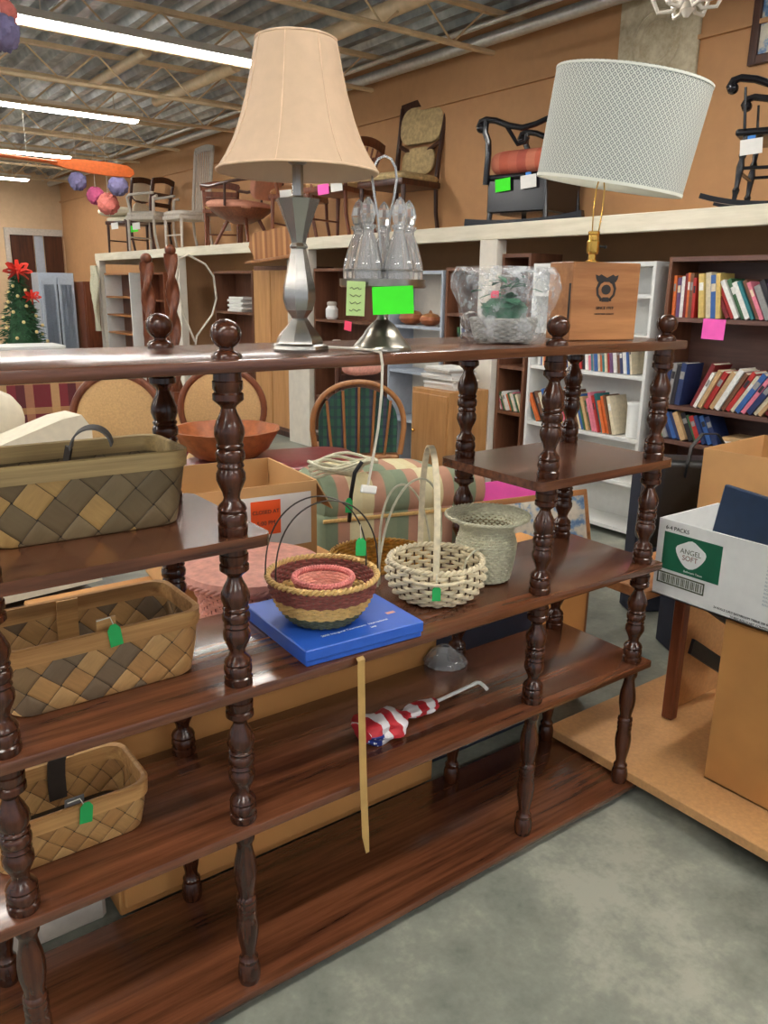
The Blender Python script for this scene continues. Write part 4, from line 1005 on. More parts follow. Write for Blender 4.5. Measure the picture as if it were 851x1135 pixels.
wtag(t, (.33, -.1, .22), R(90), M['paper'], tape=False)
# slatted white rocker lying leaned, with tall back
frame_chair('tall white slat back chair on the platform, its back rising above the others', (4.15, 8.72, ZP), R(-172), .44, M['grey_white'], M['grey_white'], back='slats', H=1.2, slats=7, seat_h=.42)
frame_chair('white spindle armchair standing on the platform, left of the tall slat back', (4.0, 9.52, ZP), R(120), .5, M['grey_white'], M['grey_white'], back='none', H=.66, arms=True, tags=[((.235, 0, .3), R(90), M['paper'], False)])
frame_chair('brown round backed chair between the white slat chair and the pink armchair', (4.28, 7.98, ZP), R(60), .46, M['redwood'], M['upho_tan'], back='ladder', H=.66, tags=[((.235, 0, .35), R(90), M['paper'], False)])
frame_chair('dark wood chair with white seat near the far end of the platform', (4.15, 10.02, ZP), R(120), .48, M['darkwood'], M['upho_cream'], back='ladder', H=.9, tags=[((.235, 0, .3), R(90), M['neon_green'], False)])
frame_chair('dark chair with cream cushion at the far left end of the platform', (4.1, 10.62, ZP), R(120), .5, M['darkwood'], M['upho_cream'], back='panels', H=.95, tags=[((.24, .0, .36), R(90), M['paper'], False)])
def pill(label, mat, loc, d, rot): b = B(); b.cushion((0, 0, 0), d, None, .5); o = b.build('cushion', mat, None, label=label, cat='cushion'); o.location = loc; o.rotation_euler = rot
pill('cream round cushion on the far left chair of the platform', M['upho_cream'], (3.98, 10.68, ZP+.56), (.5, .5, .13), (0, 0, 0))
# slatted wooden board hanging over the platform edge
t = thing('slatted_panel', 'striped wooden panel with rounded end resting on the platform edge behind the bell lamp', 'wooden panel', (3.68, 5.75, ZP-.05), 0, rot=(R(-3), 0, 0))
b = B(); b.prism([(-.42, -.13), (.30, -.13), (.43, .02), (.38, .12), (.30, .14), (-.42, .14)], -.01, .012, 'X'); b.build('panel', stripes('slatted_brown_wood', [srgb(176, 118, 66), srgb(148, 92, 50), srgb(196, 140, 84), srgb(160, 104, 58)], 1, .05), t, False)
b = B(); b.span((-.05, -.46, -.145), (.03, .46, -.115), .006); b.build('ledge', M['oak'], t, False)
# wall art
t = thing('plaster_panel', 'pale square relief panel hanging high on the right wall above the drum shade', 'wall panel', (XW-.001, 2.30, 3.0))
b = B(); b.span((-.03, -.30, -.32), (0, .30, .32), .006); b.build('panel', M['relief'], t, False)
b = B()
for r in (.18, .12): b.tube([(-.03, r*math.cos(2*PI*k/40), r*math.sin(2*PI*k/40)) for k in range(40)], .008, 6, closed=True)
b.build('relief_ring', M['relief'], t)
t = thing('framed_picture', 'dark framed picture at the upper right corner of the wall', 'picture', (XW-.001, 1.38, 2.98))
b = B()
for a, c_ in (((-.03, -.28, -.24), (0, -.23, .24)), ((-.03, .23, -.24), (0, .28, .24)), ((-.03, -.23, -.24), (0, .23, -.19)), ((-.03, -.23, .19), (0, .23, .24))): b.span(a, c_, .004)
b.build('frame', M['darkwood'], t, False); b = B(); b.span((-.012, -.23, -.19), (-.002, .23, .19)); b.build('picture_sheet', M['pic'], t, False)
# white ornate sconce at the top
t = thing('chandelier', 'white ornate chandelier arms with cups hanging at the top edge', 'chandelier', at(762, 2, 'x', 3.2))
b = B()
for a in range(0, 360, 60):
    c_, s_ = math.cos(R(a)), math.sin(R(a)); b.tube([(.02*c_, .02*s_, .02), (.06*c_, .06*s_, -.03), (.12*c_, .12*s_, -.03), (.15*c_, .15*s_, .03)], .009, 8)
b.build('arm', M['white_paint'], t)
for a in range(0, 360, 60):
    b = B(); b.lathe([(.008, .03), (.03, .04), (.035, .06), (.03, .075), (.01, .07)], (.15*math.cos(R(a)), .15*math.sin(R(a)), 0), 12); b.build('candle_cup', M['white_paint'], t)
b = B(); b.lathe([(.01, -.06), (.03, -.03), (.02, 0), (.035, .04), (.015, .08), (.01, .2)], n=16); b.cyl((0, 0, .2), (0, 0, ZC-t.location.z-.04), .004, n=6); b.build('stem', M['white_paint'], t)
# oar
A_, B_ = Vector((-.4, 7.7, 2.72)), Vector((3.1, 7.62, 2.60))
t = thing('oar', 'long orange varnished oar hanging under the ceiling at the upper left', 'oar', A_); d = B_-A_
b = B(); b.cyl((0, 0, 0), d*.78, .018, n=12); b.build('shaft', M['orange'], t)
u_ = d.normalized(); b = B(); b.strip([d*.76, d*.8, d*.86, d*.94, d*.985, d], lambda s: [.04, .1, .14, .15, .13, .05][min(5, int(s*5+.01))], .016, (0, .5, 1)); b.build('blade', M['orange'], t)
for k in (.3, .7): b = B(); p = d*k; b.cyl(p, (p.x, p.y, ZC-A_.z-.05), .003, n=6); b.build('hanging_cord', M['string'], t)
# tissue pompoms on strings
for lab, m, px, py, y, r in (('purple tissue pompom hanging left of the others below the oar', 'purple', 86, 201, 9.0, .10), ('magenta tissue pompom hanging above the far end of the platform', 'magenta', 106, 217, 9.0, .10), ('coral tissue pompom, lowest of the hanging cluster', 'coral', 120, 226, 8.8, .12), ('blue-purple tissue pompom, highest right of the hanging cluster', 'purple', 131, 206, 8.6, .11), ('purple grey tissue pompom at the upper left corner of the photo', 'purple', 2, 36, 3.0, .075), ('coral tissue pompom at the upper left corner, above the grey one', 'coral', 0, 15, 3.1, .07)):
    p = at(px, py, 'y', y); t = thing('pompom', lab, 'decoration', p, group=None)
    rnd = random.Random(px)
    ph = [rnd.uniform(0, 6) for _ in range(4)]
    b = B(); b.ball((0, 0, 0), r, 24, 16, wob=lambda p_, a: 1+.1*math.sin(6*p_+ph[0])*math.sin(7*a+ph[1])+.05*math.sin(15*a+ph[2]+9*p_)); b.build('tissue', M[m], t)
    b = B(); b.cyl((0, 0, r*.8), (0, 0, ZC-p.z-.02), .002, n=5); b.build('string', M['string'], t)

# ------------------------------------------------------------------ far end of the shop
t = thing('christmas_tree', 'decorated artificial Christmas tree with a big red bow on top, far left', 'christmas tree', (2.62, 11.0, 0))
rnd = random.Random(8); b = B()
for k in range(900):
    z = .35+1.2*rnd.random()**1.25; r = (1.62-z)*.30+.02; a = rnd.random()*2*PI; q = rnd.uniform(.45, 1)
    p = Vector((r*q*math.cos(a), r*q*math.sin(a), z)); d = Vector((math.cos(a), math.sin(a), rnd.uniform(-.45, .15)))*rnd.uniform(.05, .09)
    b.cyl(p, p+d, .011, .002, 5)
b.lathe([(.28, .38), (.18, .8), (.1, 1.2), (.02, 1.55)], n=16); b.build('branches', M['pine'], t)
part(t, 'trunk', M['darkwood'], lambda b: b.cyl((0, 0, .06), (0, 0, .5), .025)); part(t, 'stand', M['darkwood'], lambda b: b.lathe([(.2, 0), (.2, .02), (.05, .06)], n=16))
for k in range(34):
    z = .55+.9*k/34; a = k*2.4; r = (1.62-z)*.30+.045
    part(t, 'bauble', M['gold_ball'], lambda b: b.ball((r*math.cos(a), r*math.sin(a), z), .024, 10, 7))
def bow(b):
    for a in range(0, 360, 45):
        c_, s_ = math.cos(R(a)), math.sin(R(a)); b.strip([(0, 0, 0), (.1*c_, -.04, .09*s_+.03), (.19*c_, -.06, .15*s_), (.12*c_, -.09, .06*s_-.02), (0, -.05, 0)], .07, .004, (-s_*.4, .9, c_*.4))
    b.ball((0, -.05, 0), .04)
o = part(t, 'bow', M['redbow'], bow); o.location = (0, 0, 1.62)
o = part(t, 'bow', M['redbow'], bow); o.location = (.12, -.16, 1.28); o.scale = (.65,)*3
# doorway at the far wall and glass cabinet
def spart(par, nm, m, a, c_, bev=0): b = B(); b.span(a, c_, bev); return b.build(nm, m, par, False)
d1 = bpy.data.objects.new('door_1', None); COL.objects.link(d1); d1.location = (3.6, YF-.001, 0); d1['kind'] = 'structure'
spart(d1, 'door_frame', M['grey_white'], (-.08, -.06, 0), (0, 0, 2.45)); spart(d1, 'door_frame', M['grey_white'], (0, -.06, 2.33), (.96, 0, 2.45))
spart(d1, 'door_leaf', M['darkwood'], (.02, -.03, 0), (.42, -.005, 2.33)); spart(d1, 'door_leaf', M['darkwood'], (.62, -.03, 0), (.95, -.005, 2.33)); spart(d1, 'door_pane', M['steel_case'], (.44, -.02, 0), (.60, -.005, 2.33))
t = thing('display_cabinet', 'pale grey glass fronted display cabinet at the far end, right of the Christmas tree', 'cabinet', (3.42, 11.9, 0))
spart(t, 'body', M['steel_case'], (-.3, 0, 0), (.22, .4, 1.62), .005)
for x_ in (-.16, .09):
    d = spart(t, 'door', M['steel_case'], (x_-.115, -.03, .1), (x_+.115, -.001, 1.55), .004); spart(d, 'pane', M['pane'], (x_-.08, -.034, .2), (x_+.08, -.0302, 1.45))
spart(t, 'dark_inside_sheet', M['black'], (-.24, -.0009, .2), (.18, .0002, 1.45))  # black sheet stands in for the shaded inside of the cabinet
t = thing('cabinet', 'reddish brown cabinet standing right of the pale glass fronted cabinet', 'cabinet', (3.86, 11.6, 0)); spart(t, 'body', M['redwood'], (-.18, 0, 0), (.3, .45, 1.5), .005); spart(t, 'door', M['redwood'], (-.16, -.02, .08), (.28, 0, 1.45), .004); b = B(); b.ball((.2, -.03, .8), .015); b.build('knob', M['brass'], t)
# white low wall / counter on the far left
t = thing('counter', 'white topped low counter in front of the Christmas tree at the far left', 'counter', (1.9, 9.6, 0)); spart(t, 'counter_top', M['white'], (-1.6, 0, .66), (.9, .6, .70), .005); spart(t, 'counter_body', M['steel_case'], (-1.55, .05, 0), (.85, .55, .66))
# hanging coat / cloth by the platform end
t = thing('hanging_cloth', 'pale printed cloth hanging at the far end of the platform', 'cloth', (3.66, 11.0, 0))
b = B(); NN = 16; lo = []
for i in range(9):
    z = 1.72-i*.115; w_ = .09+.05*math.sin(i*.7)
    lo.append([(0+.02*math.sin(k*1.3+i), -w_+2*w_*k/NN, z) for k in range(NN+1)]+[(.02+.02*math.sin(k*1.3+i), -w_+2*w_*k/NN, z) for k in range(NN, -1, -1)])
b.rings(lo); b.build('cloth', M['w_grey'], t)
# twisted posts and tall bent wires
def twist(label, x, y, z0, z1, r=.045):
    t = thing('twisted_post', label, 'wooden post', (x, y, 0)); lo = []; n = 60
    for i in range(n+1):
        z = z0+(z1-z0)*i/n; lo.append([(r*(1+.42*math.cos(2*(a_)-i*.42))*math.cos(a_), r*(1+.42*math.cos(2*a_-i*.42))*math.sin(a_), z) for a_ in [2*PI*k/16 for k in range(16)]])
    b = B(); b.rings(lo); b.build('twisted_shaft', M['redwood'], t); spart(t, 'foot', M['redwood'], (-.06, -.06, 0), (.06, .06, z0)); b = B(); b.ball((0, 0, z1+.03), .05); b.build('cap', M['redwood'], t)
twist('brown twisted wooden post standing behind the shelf, left one of the pair', 2.56, 6.0, .5, 1.66); twist('brown twisted wooden post with white wire loops, right one of the pair', 2.79, 6.0, .5, 1.74)
t = thing('wire_loop', 'large thin cream wire hoop standing beside the twisted wooden posts', 'wire hoop', (3.05, 6.1, 0))
b = B(); b.tube([(-.02, 0, .0), (-.02, 0, .9), (.0, 0, 1.0), (.17, 0, 1.2), (.22, 0, 1.35), (.2, 0, 1.55), (.12, 0, 1.66), (-.05, 0, 1.74), (-.14, 0, 1.7), (-.17, 0, 1.5), (-.12, 0, 1.2), (-.02, 0, .95)], .010, 8); b.build('hoop', M['cord'], t)
b = B(); b.lathe([(.12, 0), (.12, .02), (.03, .04)], (-.02, 0, 0), 16); b.build('foot', M['cord'], t)

# ------------------------------------------------------------------ furniture behind the shelf
def oval_chair(label, x, y, rz, w=.37, zc=.80, hh=.25):
    t = thing('oval_back_chair', label, 'chair', (x, y, 0), rz, None)
    def ring(rx, rz_, n=40): return [(rx*math.cos(2*PI*k/n), 0, zc+rz_*math.sin(2*PI*k/n)) for k in range(n)]
    part(t, 'back_frame', M['redwood'], lambda b: b.tube(ring(w/2, hh), .019, 10, closed=True))
    part(t, 'back_pad', M['upho_tan'], lambda b: b.ball((0, 0, zc), 1, 32, 16, sc=(w/2-.008, .022, hh-.008)))
    part(t, 'seat', M['upho_tan'], lambda b: b.cushion((0, .24, .46), (.48, .46, .1), None, .4)); part(t, 'seat_frame', M['redwood'], lambda b: b.span((-.22, .03, .37), (.22, .45, .43), .02, 2))
    for sx in (-1, 1):
        part(t, 'back_post', M['redwood'], lambda b: b.tube([(sx*.12, 0, zc-hh*.8), (sx*.16, .03, .4)], .017, 8))
        for yy in (.05, .42): part(t, 'leg', M['redwood'], lambda b: b.cyl((sx*.19, yy, 0), (sx*.19, yy, .38), .012, .02))
    return t
oval_chair('oval back chair with tan upholstery, left one of two, behind the grey-brown basket', 1.085, 2.6, R(-25), .42, .83, .225)
oval_chair('oval back chair with tan upholstery, right one of two, behind the big brown bowl', 1.775, 2.9, R(-28), .46, .80, .225)
# burgundy ottoman + bowl
t = thing('ottoman', 'large burgundy leather ottoman behind the shelf, carrying a brown bowl', 'ottoman', (1.84, 2.40, 0), R(-12))
part(t, 'cushion_top', M['burgundy'], lambda b: b.cushion((0, 0, .55), (.98, .5, .13), None, .3)); part(t, 'body', M['burgundy'], lambda b: b.span((-.45, -.23, .1), (.45, .23, .52), .03, 3))
for sx in (-1, 1):
    for sy in (-1, 1): part(t, 'leg', M['darkwood'], lambda b: b.cyl((sx*.4, sy*.18, 0), (sx*.4, sy*.18, .11), .02, .03))
t = thing('bowl', 'large reddish brown rough bowl on the burgundy ottoman', 'bowl', (1.60, 2.5, .62)); t.scale = (.92, .92, .85); part(t, 'bowl', M['bowl_wood'], lambda b: b.lathe([(.17, 0), (.23, .05), (.28, .14), (.30, .17), (.285, .17), (.26, .13), (.2, .045), (.001, .03)], n=48, cap=False, wob=lambda i, a: 1+.02*math.sin(9*a+i)))
# plaid sofa
t = thing('plaid_sofa', 'red plaid sofa far behind the shelf at the left', 'sofa', (.9, 4.3, 0), R(-8))
part(t, 'backrest', M['plaid'], lambda b: b.span((-.95, .3, .2), (.95, .5, .92), .05, 3)); part(t, 'seat', M['plaid'], lambda b: b.span((-.95, -.35, .18), (.95, .3, .45), .04, 3))
for sx in (-1, 1): part(t, 'arm', M['plaid'], lambda b: b.span((sx*1.05-.11, -.38, .1), (sx*1.05+.11, .5, .66), .06, 3))
part(t, 'base', M['darkwood'], lambda b: b.span((-1.1, -.3, 0), (1.1, .45, .12)))
# cream sofa with pillow
t = thing('cream_sofa', 'cream upholstered sofa with a sweeping curved arm, left behind the basket', 'sofa', (.35, 2.1, 0), R(8))
def swoop(b):
    up = [(-.9, .72), (-.55, .73), (-.2, .78), (.1, .85), (.36, .93), (.44, .94), (.48, .88), (.47, .2), (-.9, .2)]
    b.prism(up, 0, .16, 'Y'); 
part(t, 'backrest', M['upho_cream'], swoop); part(t, 'seat', M['upho_cream'], lambda b: b.span((-.9, .16, .15), (.46, .75, .44), .04, 3)); part(t, 'base', M['darkwood'], lambda b: b.span((-.85, .05, 0), (.44, .7, .16)))
t2 = B(); t2.cushion((0, 0, 0), (.42, .14, .34), None, .35); o = t2.build('throw_pillow', M['upho_cream'], None, label='pale cream throw pillow at the left edge, on the cream sofa', cat='pillow'); o.location = (.42, 2.5, .87); o.rotation_euler = (.2, .12, .1)
# windsor chair with green pad
t = thing('hoop_back_chair', 'hoop back wooden chair with dark green padded back, behind the striped armchair', 'chair', (2.61, 2.76, 0), R(-28)); t.scale = (1.09, 1.09, 1.02)
hoop = [(.26*math.cos(PI-PI*i/24), 0, .62+.28*math.sin(PI*i/24)**.8) for i in range(25)]
part(t, 'hoop', M['oak'], lambda b: b.tube([(-.24, 0, .46)]+hoop+[(.24, 0, .46)], .016, 10))
for k in range(5): part(t, 'back_spindle', M['oak'], lambda b: b.cyl(((k-2)*.075, -.005, .46), ((k-2)*.09, -.012, .87-.02*(k-2)**2), .008))
def pad(b):
    lo = [(.225*math.cos(PI-PI*i/24), .62+.245*math.sin(PI*i/24)**.8) for i in range(25)]; b.prism([(-.22, .47)]+lo+[(.22, .47)], .004, .03, 'Y')
part(t, 'back_pad', M['green_pad'], pad); part(t, 'seat', M['oak'], lambda b: b.span((-.24, .0, .42), (.24, .44, .46), .02, 3))
for sx in (-1, 1):
    for yy in (.05, .39): part(t, 'leg', M['oak'], lambda b: leg(b, (sx*.21, yy, 0), (sx*.17, yy, .43), .016, turned=True))
t2 = B(); t2.cushion((0, 0, 0), (.3, .1, .12), None, .4); o = t2.build('folded_cloth', M['w_palepink'], None, label='pink checked cloth folded on top of the chair behind the hoop back chair', cat='cloth'); o.location = (2.92, 3.16, .965)
t = thing('wooden_chair', 'plain dark wooden chair back standing behind the green padded chair', 'chair', (2.98, 3.25, 0), R(-10))
for sx in (-1, 1): part(t, 'back_post', M['darkwood'], lambda b: b.cyl((sx*.17, 0, 0), (sx*.17, .03, 1.12), .02)); part(t, 'leg', M['darkwood'], lambda b: b.cyl((sx*.17, .36, 0), (sx*.17, .36, .44), .018))
for z in (.88, .7): part(t, 'back_slat', M['darkwood'], lambda b: b.span((-.16, .0, z-.025), (.16, .022, z+.025), .004))
part(t, 'seat', M['darkwood'], lambda b: b.span((-.2, .02, .44), (.2, .4, .47), .01))
# striped armchair (arm and side towards us)
t = thing('striped_armchair', 'armchair in green and cream striped fabric with rolled arms, behind the wicker baskets', 'armchair', (1.80, 1.40, 0), R(-14))
part(t, 'side_panel', M['stripe_green'], lambda b: b.span((-.37, -.25, .1), (.37, -.12, .62), .03, 3))
part(t, 'rolled_arm', M['stripe_green'], lambda b: b.lathe([(.05, 0), (.085, .01), (.095, .03), (.095, .69), (.085, .71), (.05, .72)], (-.36, -.16, .665), 28, (1, 0, 0)))
part(t, 'seat', M['stripe_green'], lambda b: b.span((-.36, -.1, .12), (.36, .5, .46), .05, 3)); part(t, 'backrest', M['stripe_green'], lambda b: b.cushion((-.02, .1, .66), (.66, .3, .16), (0, .02, 0), .4))
part(t, 'piping', M['w_straw'], lambda b: b.tube([(-.36, -.252, .60), (.36, -.252, .60)], .008, 6))
part(t, 'base', M['darkwood'], lambda b: b.span((-.33, -.22, 0), (.33, .45, .12)))
# coil of cable on the armchair, gold basket in front
t = thing('cable_coil', 'coil of pale green cord lying on the arm of the striped armchair', 'cord', (1.50, 1.33, .765))
for k in range(5): part(t, 'coil', M['w_grey'], lambda b: b.tube([((.10+.012*k)*math.cos(2*PI*j/30)+.01*k, (.07+.008*k)*math.sin(2*PI*j/30), .006+.009*k+.01*math.sin(j*.7+k)) for j in range(30)], .0065, 6, closed=True))
t = thing('gold_basket', 'shallow golden wicker basket behind the three colour basket', 'basket', (1.17, .57, .601)); t.scale = (.8, .8, .9); wicker(t, [(.12, .004), (.17, .05), (.19, .1)], 10, [M['gold_weave']], 20, .004, .007, n=110); braid(t, .192, .106, .008, M['gold_weave'])
b = B(); b.tube([at(387, 578, 'y', .6)-t.location, at(389, 548, 'y', .58)-t.location, at(393, 524, 'y', .57)-t.location, at(401, 512, 'y', .57)-t.location], .006, 8)
for v_ in b.bm.verts: v_.co = Vector((v_.co.x/.8, v_.co.y/.8, v_.co.z/.9))
b.build('black_handle', M['black'], t)
price_tag(t, tuple((at(385, 568, 'y', .56)-t.location)*1.2), R(-30), M['green_tag'], .024)
# cartons
def carton(name, label, loc, rz, L, W, H, mat=M['cardboard'], open_=True, flaps=(1, 1, 1, 1), th=.004, fl=.3, cat='box'):
    t = thing(name, label, cat, loc, rz)
    b = B(); b.span((-L/2, -W/2, 0), (L/2, W/2, th))
    for a, c_ in (((-L/2, -W/2, 0), (L/2, -W/2+th, H)), ((-L/2, W/2-th, 0), (L/2, W/2, H)), ((-L/2, -W/2+th, 0), (-L/2+th, W/2-th, H)), ((L/2-th, -W/2+th, 0), (L/2, W/2-th, H))): b.span(a, c_)
    b.build('carton_body', mat, t, False)
    if open_:
        for k, (fx, an) in enumerate(zip(flaps, (0, 90, 180, 270))):
            if not fx: continue
            l_ = L if k % 2 == 0 else W; off = (W if k % 2 == 0 else L)/2; b = B(); b.span((-l_/2+.004, 0, -th/2), (l_/2-.004, W*fl, th/2)); o = b.build('flap', mat, t, False); o.location = Matrix.Rotation(R(an), 3, 'Z') @ Vector((0, -off, H)); o.rotation_euler = Euler((R(fx), 0, R(an+180)))
    else: b = B(); b.span((-L/2, -W/2, H-.002), (L/2, W/2, H+.002)); b.build('top_flap', mat, t, False)
    return t
t = carton('cardboard_box', 'open brown cardboard box with an orange sign on its side, behind the left shelf bay', (.82, .88, .601), R(-6), .42, .36, .325, flaps=(0, -60, 0, 0), fl=.3)
b = B(); b.span((-.06, -.003, -.085), (.16, 0, .07)); o = b.build('paper_sheet', M['paper'], t, False); o.location = (.03, -.181, .225)
b = B(); b.span((-.045, -.0015, -.05), (.045, 0, .05)); s_ = b.build('orange_sign', M['orange_note'], o, False, label='orange sign with black lettering'); s_.location = (.018, -.0032, .008)
textmesh('lettering', 'CLOSED AT', .0155, M['ink'], s_, (0, -.002, .017), (PI/2, 0, 0), .0004); textmesh('lettering', '5:00 PM', .017, M['ink'], s_, (0, -.002, -.016), (PI/2, 0, 0), .0004)
t = thing('low_brown_cabinet', 'low brown cabinet standing on the floor right behind the display shelf', 'cabinet', (.42, .622, 0))
spart(t, 'body', M['cardboard_dark'], (-.16, -.26, .02), (.80, .42, .60), .004); spart(t, 'plinth', M['black'], (-.12, -.22, 0), (.76, .38, .02))
for x_ in (.32,): spart(t, 'drawer_front', M['cardboard_dark'], (x_-.47, -.272, .33), (x_+.47, -.26, .58), .004); spart(t, 'drawer_front', M['cardboard_dark'], (x_-.47, -.272, .045), (x_+.47, -.26, .31), .004)
t = carton('brown_carton', 'closed brown carton on a pale grey slab behind the left end of the display shelf', (-.12, .62, .131), 0, .68, .42, .42, mat=M['cardboard_dark'], open_=False)
b = B(); b.span((-.42, -.22, 0), (.36, .26, .13), .01); o = b.build('lit_floor_slab', M['grey_white'], None, False, label='pale grey slab added in place of lit floor behind the left end of the display shelf', cat='slab'); o.location = (-.12, .62, 0)  # added slab, its pale grey stands in for lit floor
t = thing('navy_bin', 'dark navy storage bin on the floor behind the display shelf, right of the brown cabinet', 'bin', (1.50, .64, 0)); spart(t, 'bin_body', M['navy'], (-.22, -.2, 0), (.22, .2, .52), .015); spart(t, 'lid', M['black'], (-.235, -.215, .52), (.235, .215, .55), .008)
t = carton('tan_carton', 'tall plain tan carton behind the right end of the display shelf', (1.88, .64, 0), R(0), .28, .34, .56, mat=M['cardboard_dark'], open_=False)
# pink basket
t = thing('pink_basket', 'large pale pink wicker basket behind the shelf, left of the blue box', 'basket', (.705, .505, .601))
t.scale = (1.12, 1.12, 1.2)
wicker(t, [(.10, .004), (.115, .03), (.12, .08), (.135, .12), (.16, .13)], 16, [M['w_palepink']], 26, .003, .005, n=120, stake=M['w_maroon']); braid(t, .163, .134, .006, M['w_palepink'])
part(t, 'lid', M['w_palepink'], lambda b: b.lathe([(.165, .14), (.16, .15), (.10, .158), (.001, .16)], n=48, cap=False))
# picture frames and box by the armchair
t = thing('leaning_picture', 'thin framed blue and white picture leaning behind the flared basket', 'picture', (2.24, .93, .30), R(-14), rot=(R(-14), 0, R(-10)))
spart(t, 'frame', M['oakx'], (-.33, 0, 0), (.33, .02, .34), .003); spart(t, 'picture_sheet', M['pic'], (-.305, -.002, .025), (.305, 0, .315))
t = carton('picture_carton', 'brown open carton holding pictures, behind the end of the display shelf', (2.46, 1.26, 0), R(-10), .42, .34, .50, flaps=(0, 0, 0, -60))
b = B(); b.span((-.19, -.004, 0), (.19, .004, .28)); o = b.build('pink_folder', M['pink_note'], None, False, label='bright pink folder standing in the open carton behind the flared basket', cat='folder'); o.location = (2.44, 1.27, .34); o.rotation_euler = (-.15, 0, R(-8))
t = thing('stool_under_frame', 'low wooden stool under the leaning picture', 'stool', (2.22, .90, 0)); spart(t, 'seat', M['oakx'], (-.3, -.09, .26), (.3, .1, .295), .005)
for sx in (-1, 1):
    for sy in (-1, 1): part(t, 'leg', M['oak'], lambda b: b.cyl((sx*.26, sy*.06, 0), (sx*.26, sy*.06, .262), .018))

# ------------------------------------------------------------------ right side: plywood base, table, cartons
t = thing('particle_board_base', 'low particle board platform on the floor at the right end of the display shelf', 'platform', (1.64, -.52, 0))
spart(t, 'top_panel', M['chipboard'], (.02, 0, .055), (.90, .82, .085), .002); spart(t, 'foot', M['chipboard'], (.02, .01, 0), (.10, .05, .055)); spart(t, 'foot', M['chipboard'], (.8, .7, 0), (.88, .8, .055)); spart(t, 'foot', M['chipboard'], (.8, .01, 0), (.88, .05, .055)); spart(t, 'foot', M['chipboard'], (.12, .72, 0), (.2, .8, .055))
t = carton('tall_carton', 'tall brown cardboard carton standing on the particle board, under the white box', (2.05, -.48, .087), 0, .46, .62, .50, mat=M['cardboard_dark'], open_=False)
t = thing('folding_stand', 'reddish wooden luggage stand with dark cross straps, behind the white box', 'stand', (0, 0, 0))
part(t, 'leg', M['redwood'], lambda b: b.span((2.02, .08, .0865), (2.055, .12, .60), .004)); part(t, 'leg', M['redwood'], lambda b: b.span((2.40, .08, .0865), (2.435, .12, .60), .004))
part(t, 'top_rail', M['oakx'], lambda b: b.span((1.80, .08, .565), (2.45, .30, .60), .004))
part(t, 'strap', M['black'], lambda b: b.strip([(2.07, .07, .53), (2.3, .05, .38)], .05, .012, (.5, .1, 1))); part(t, 'strap', M['black'], lambda b: b.strip([(2.07, .07, .35), (2.3, .05, .2)], .05, .012, (.5, .1, 1)))
part(t, 'panel', M['chipboard'], lambda b: b.span((2.06, .125, .0865), (2.4, .14, .56)))
# white box with green label
WX, WY0, WY1, WZ0, WZ1 = 1.80, .06, -.46, .603, .835
t = thing('white_carton', 'white open carton with a green printed label, at the right edge of the photo', 'box', (WX, (WY0+WY1)/2, WZ0)); hw = (WY0-WY1)/2
b = B(); H = WZ1-WZ0; Wd = .30; e = .004
b.span((0, -hw, 0), (Wd, hw, e)); b.span((0, -hw, 0), (e, hw, H)); b.span((Wd-e, -hw, 0), (Wd, hw, H)); b.span((e, -hw, 0), (Wd-e, -hw+e, H)); b.span((e, hw-e, 0), (Wd-e, hw, H)); b.build('carton_body', M['white'], t, False)
b = B(); b.span((-.0012, hw-.205, H-.147), (0, hw-.022, H-.035)); lb = b.build('label_panel', plain('dark_green_print', srgb(22, 96, 68), .5, var=.05), t, False)
rt = Euler((PI/2, 0, -PI/2))
b = B(); b.prism([(hw-.112+.046*math.cos(R(a))*(1+.12*math.sin(3*R(a))), H-.086+.038*math.sin(R(a))*(1+.1*math.cos(4*R(a)))) for a in range(0, 360, 15)], -.0022, -.0012, 'X'); b.build('label_badge', M['white'], t, False)
textmesh('lettering', 'ANGEL', .021, M['w_green'], t, (-.0024, hw-.112, H-.079), rt, .0003); textmesh('lettering', 'SOFT', .021, M['w_maroon'], t, (-.0024, hw-.112, H-.098), rt, .0003)
textmesh('lettering', '6-4 PACKS', .0165, M['ink'], t, (-.0012, hw-.062, H-.022), rt, .0004)
textmesh('lettering', 'Bathroom Tissue', .0085, M['paper'], t, (-.0016, hw-.125, H-.137), rt, .0003)
b = B()
for a, c_ in (((-.0012, hw-.165, H-.192), (0, hw-.012, H-.188)), ((-.0012, hw-.165, H-.160), (0, hw-.012, H-.156)), ((-.0012, hw-.165, H-.192), (0, hw-.161, H-.156)), ((-.0012, hw-.016, H-.192), (0, hw-.012, H-.156))): b.span(a, c_)
for k in range(26): b.span((-.0012, hw-.024-.0052*k-.0028*(1 if k % 3 else .5), H-.186), (0, hw-.024-.0052*k, H-.162))
b.build('barcode_frame', M['w_green'], t, False)
textmesh('lettering', '24 ROLLS 2-PLY BATHROOM TISSUE 200 SHEETS PER ROLL', .0085, M['ink'], t, (-.0012, -.05, .020), rt, .0004); textmesh('lettering', '24 REG ROLLS NET CONTENTS 396 SQ FT', .0085, M['ink'], t, (-.0012, -.07, .008), rt, .0004)
for k in range(12):
    textmesh('lettering', 'ROLLS SHEETS PACKS 24', .0075, M['steel_case'], t, (-.0012, -.115, H-.045-.0105*k), rt, .0003)
# navy album standing in the white box
b = B(); b.span((-.01, -.24, 0), (.01, .24, .27), .003); o = b.build('album', M['navy_board'], None, False, label='dark blue hard cover album sticking up out of the white carton', cat='album'); o.location = (1.93, -.255, .645); o.rotation_euler = (R(5), R(6), 0)
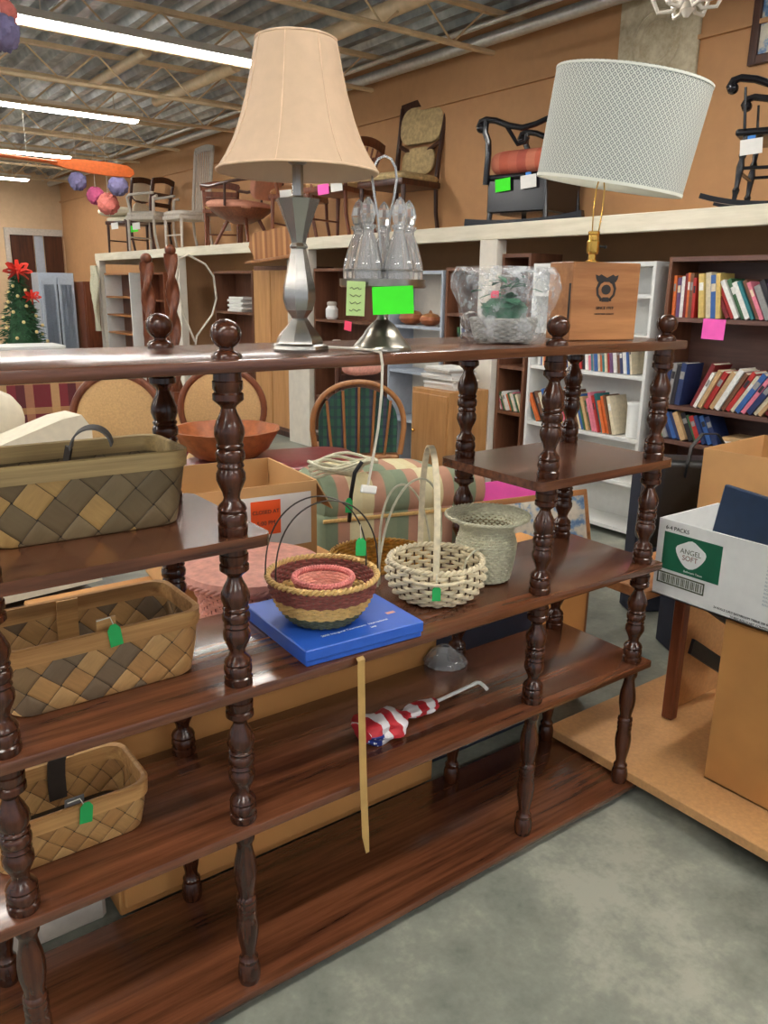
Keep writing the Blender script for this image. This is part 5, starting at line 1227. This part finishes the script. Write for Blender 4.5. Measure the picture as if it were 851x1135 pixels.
# large brown carton behind and table under it
t = thing('side_table', 'plain wooden table behind the white carton, carrying the large open carton', 'table', (2.62, -.02, 0)); spart(t, 'tabletop', M['redwood'], (-.16, -.55, .52), (.55, .42, .55), .004)
for x_ in (.0, .5):
    for y_ in (-.5, .36): spart(t, 'leg', M['redwood'], (x_-.02, y_-.02, 0), (x_+.02, y_+.02, .52))
t = carton('large_open_carton', 'large open brown cardboard carton behind the navy album', (2.66, -.07, .551), R(4), .46, .80, .385, flaps=(0, 0, 0, 0), fl=.3)
# tote bag and black case
t = thing('tote_bag', 'black fabric tote bag with handles beside the large open carton', 'bag', (2.66, .50, .0), R(-30))
part(t, 'bag_body', M['black'], lambda b: b.box((0, 0, .66), (.38, .16, .36), (0, .04, 0), .03, 3))
part(t, 'handle', M['black'], lambda b: b.strip([(-.08, -.085, .78), (-.07, -.088, .9), (-.03, -.086, .95), (.03, -.086, .95), (.07, -.088, .9), (.08, -.085, .78)], .022, .004, (0, 1, 0)))
t['label'] = 'black fabric tote bag with a loop handle beside the large open carton'
t = thing('black_case', 'upright black case standing behind the post at the right end of the shelf', 'case', (2.98, .88, 0), R(-30)); spart(t, 'case_body', M['navy'], (-.10, -.06, .0), (.14, .06, .74), .01); spart(t, 'edge_trim', M['steel_case'], (.128, -.0615, .01), (.138, -.0595, .73))
t = thing('crate', 'closed dark crate on the floor carrying the black tote bag', 'crate', (2.66, .53, 0), R(-30)); spart(t, 'crate_body', M['navy'], (.0, -.11, 0), (.2, .11, .475), .006); spart(t, 'lid', M['black'], (-.005, -.115, .455), (.205, .115, .478), .003)

# ------------------------------------------------------------------ world
w = bpy.data.worlds.new('room_light'); bpy.context.scene.world = w; w.use_nodes = True
w.node_tree.nodes['Background'].inputs[0].default_value = (.86, .92, 1, 1); w.node_tree.nodes['Background'].inputs[1].default_value = .72
vs = bpy.context.scene.view_settings
vs.view_transform = 'Standard'; vs.look = 'None'; vs.gamma = 1; vs.use_curve_mapping = False; vs.exposure = 0.12
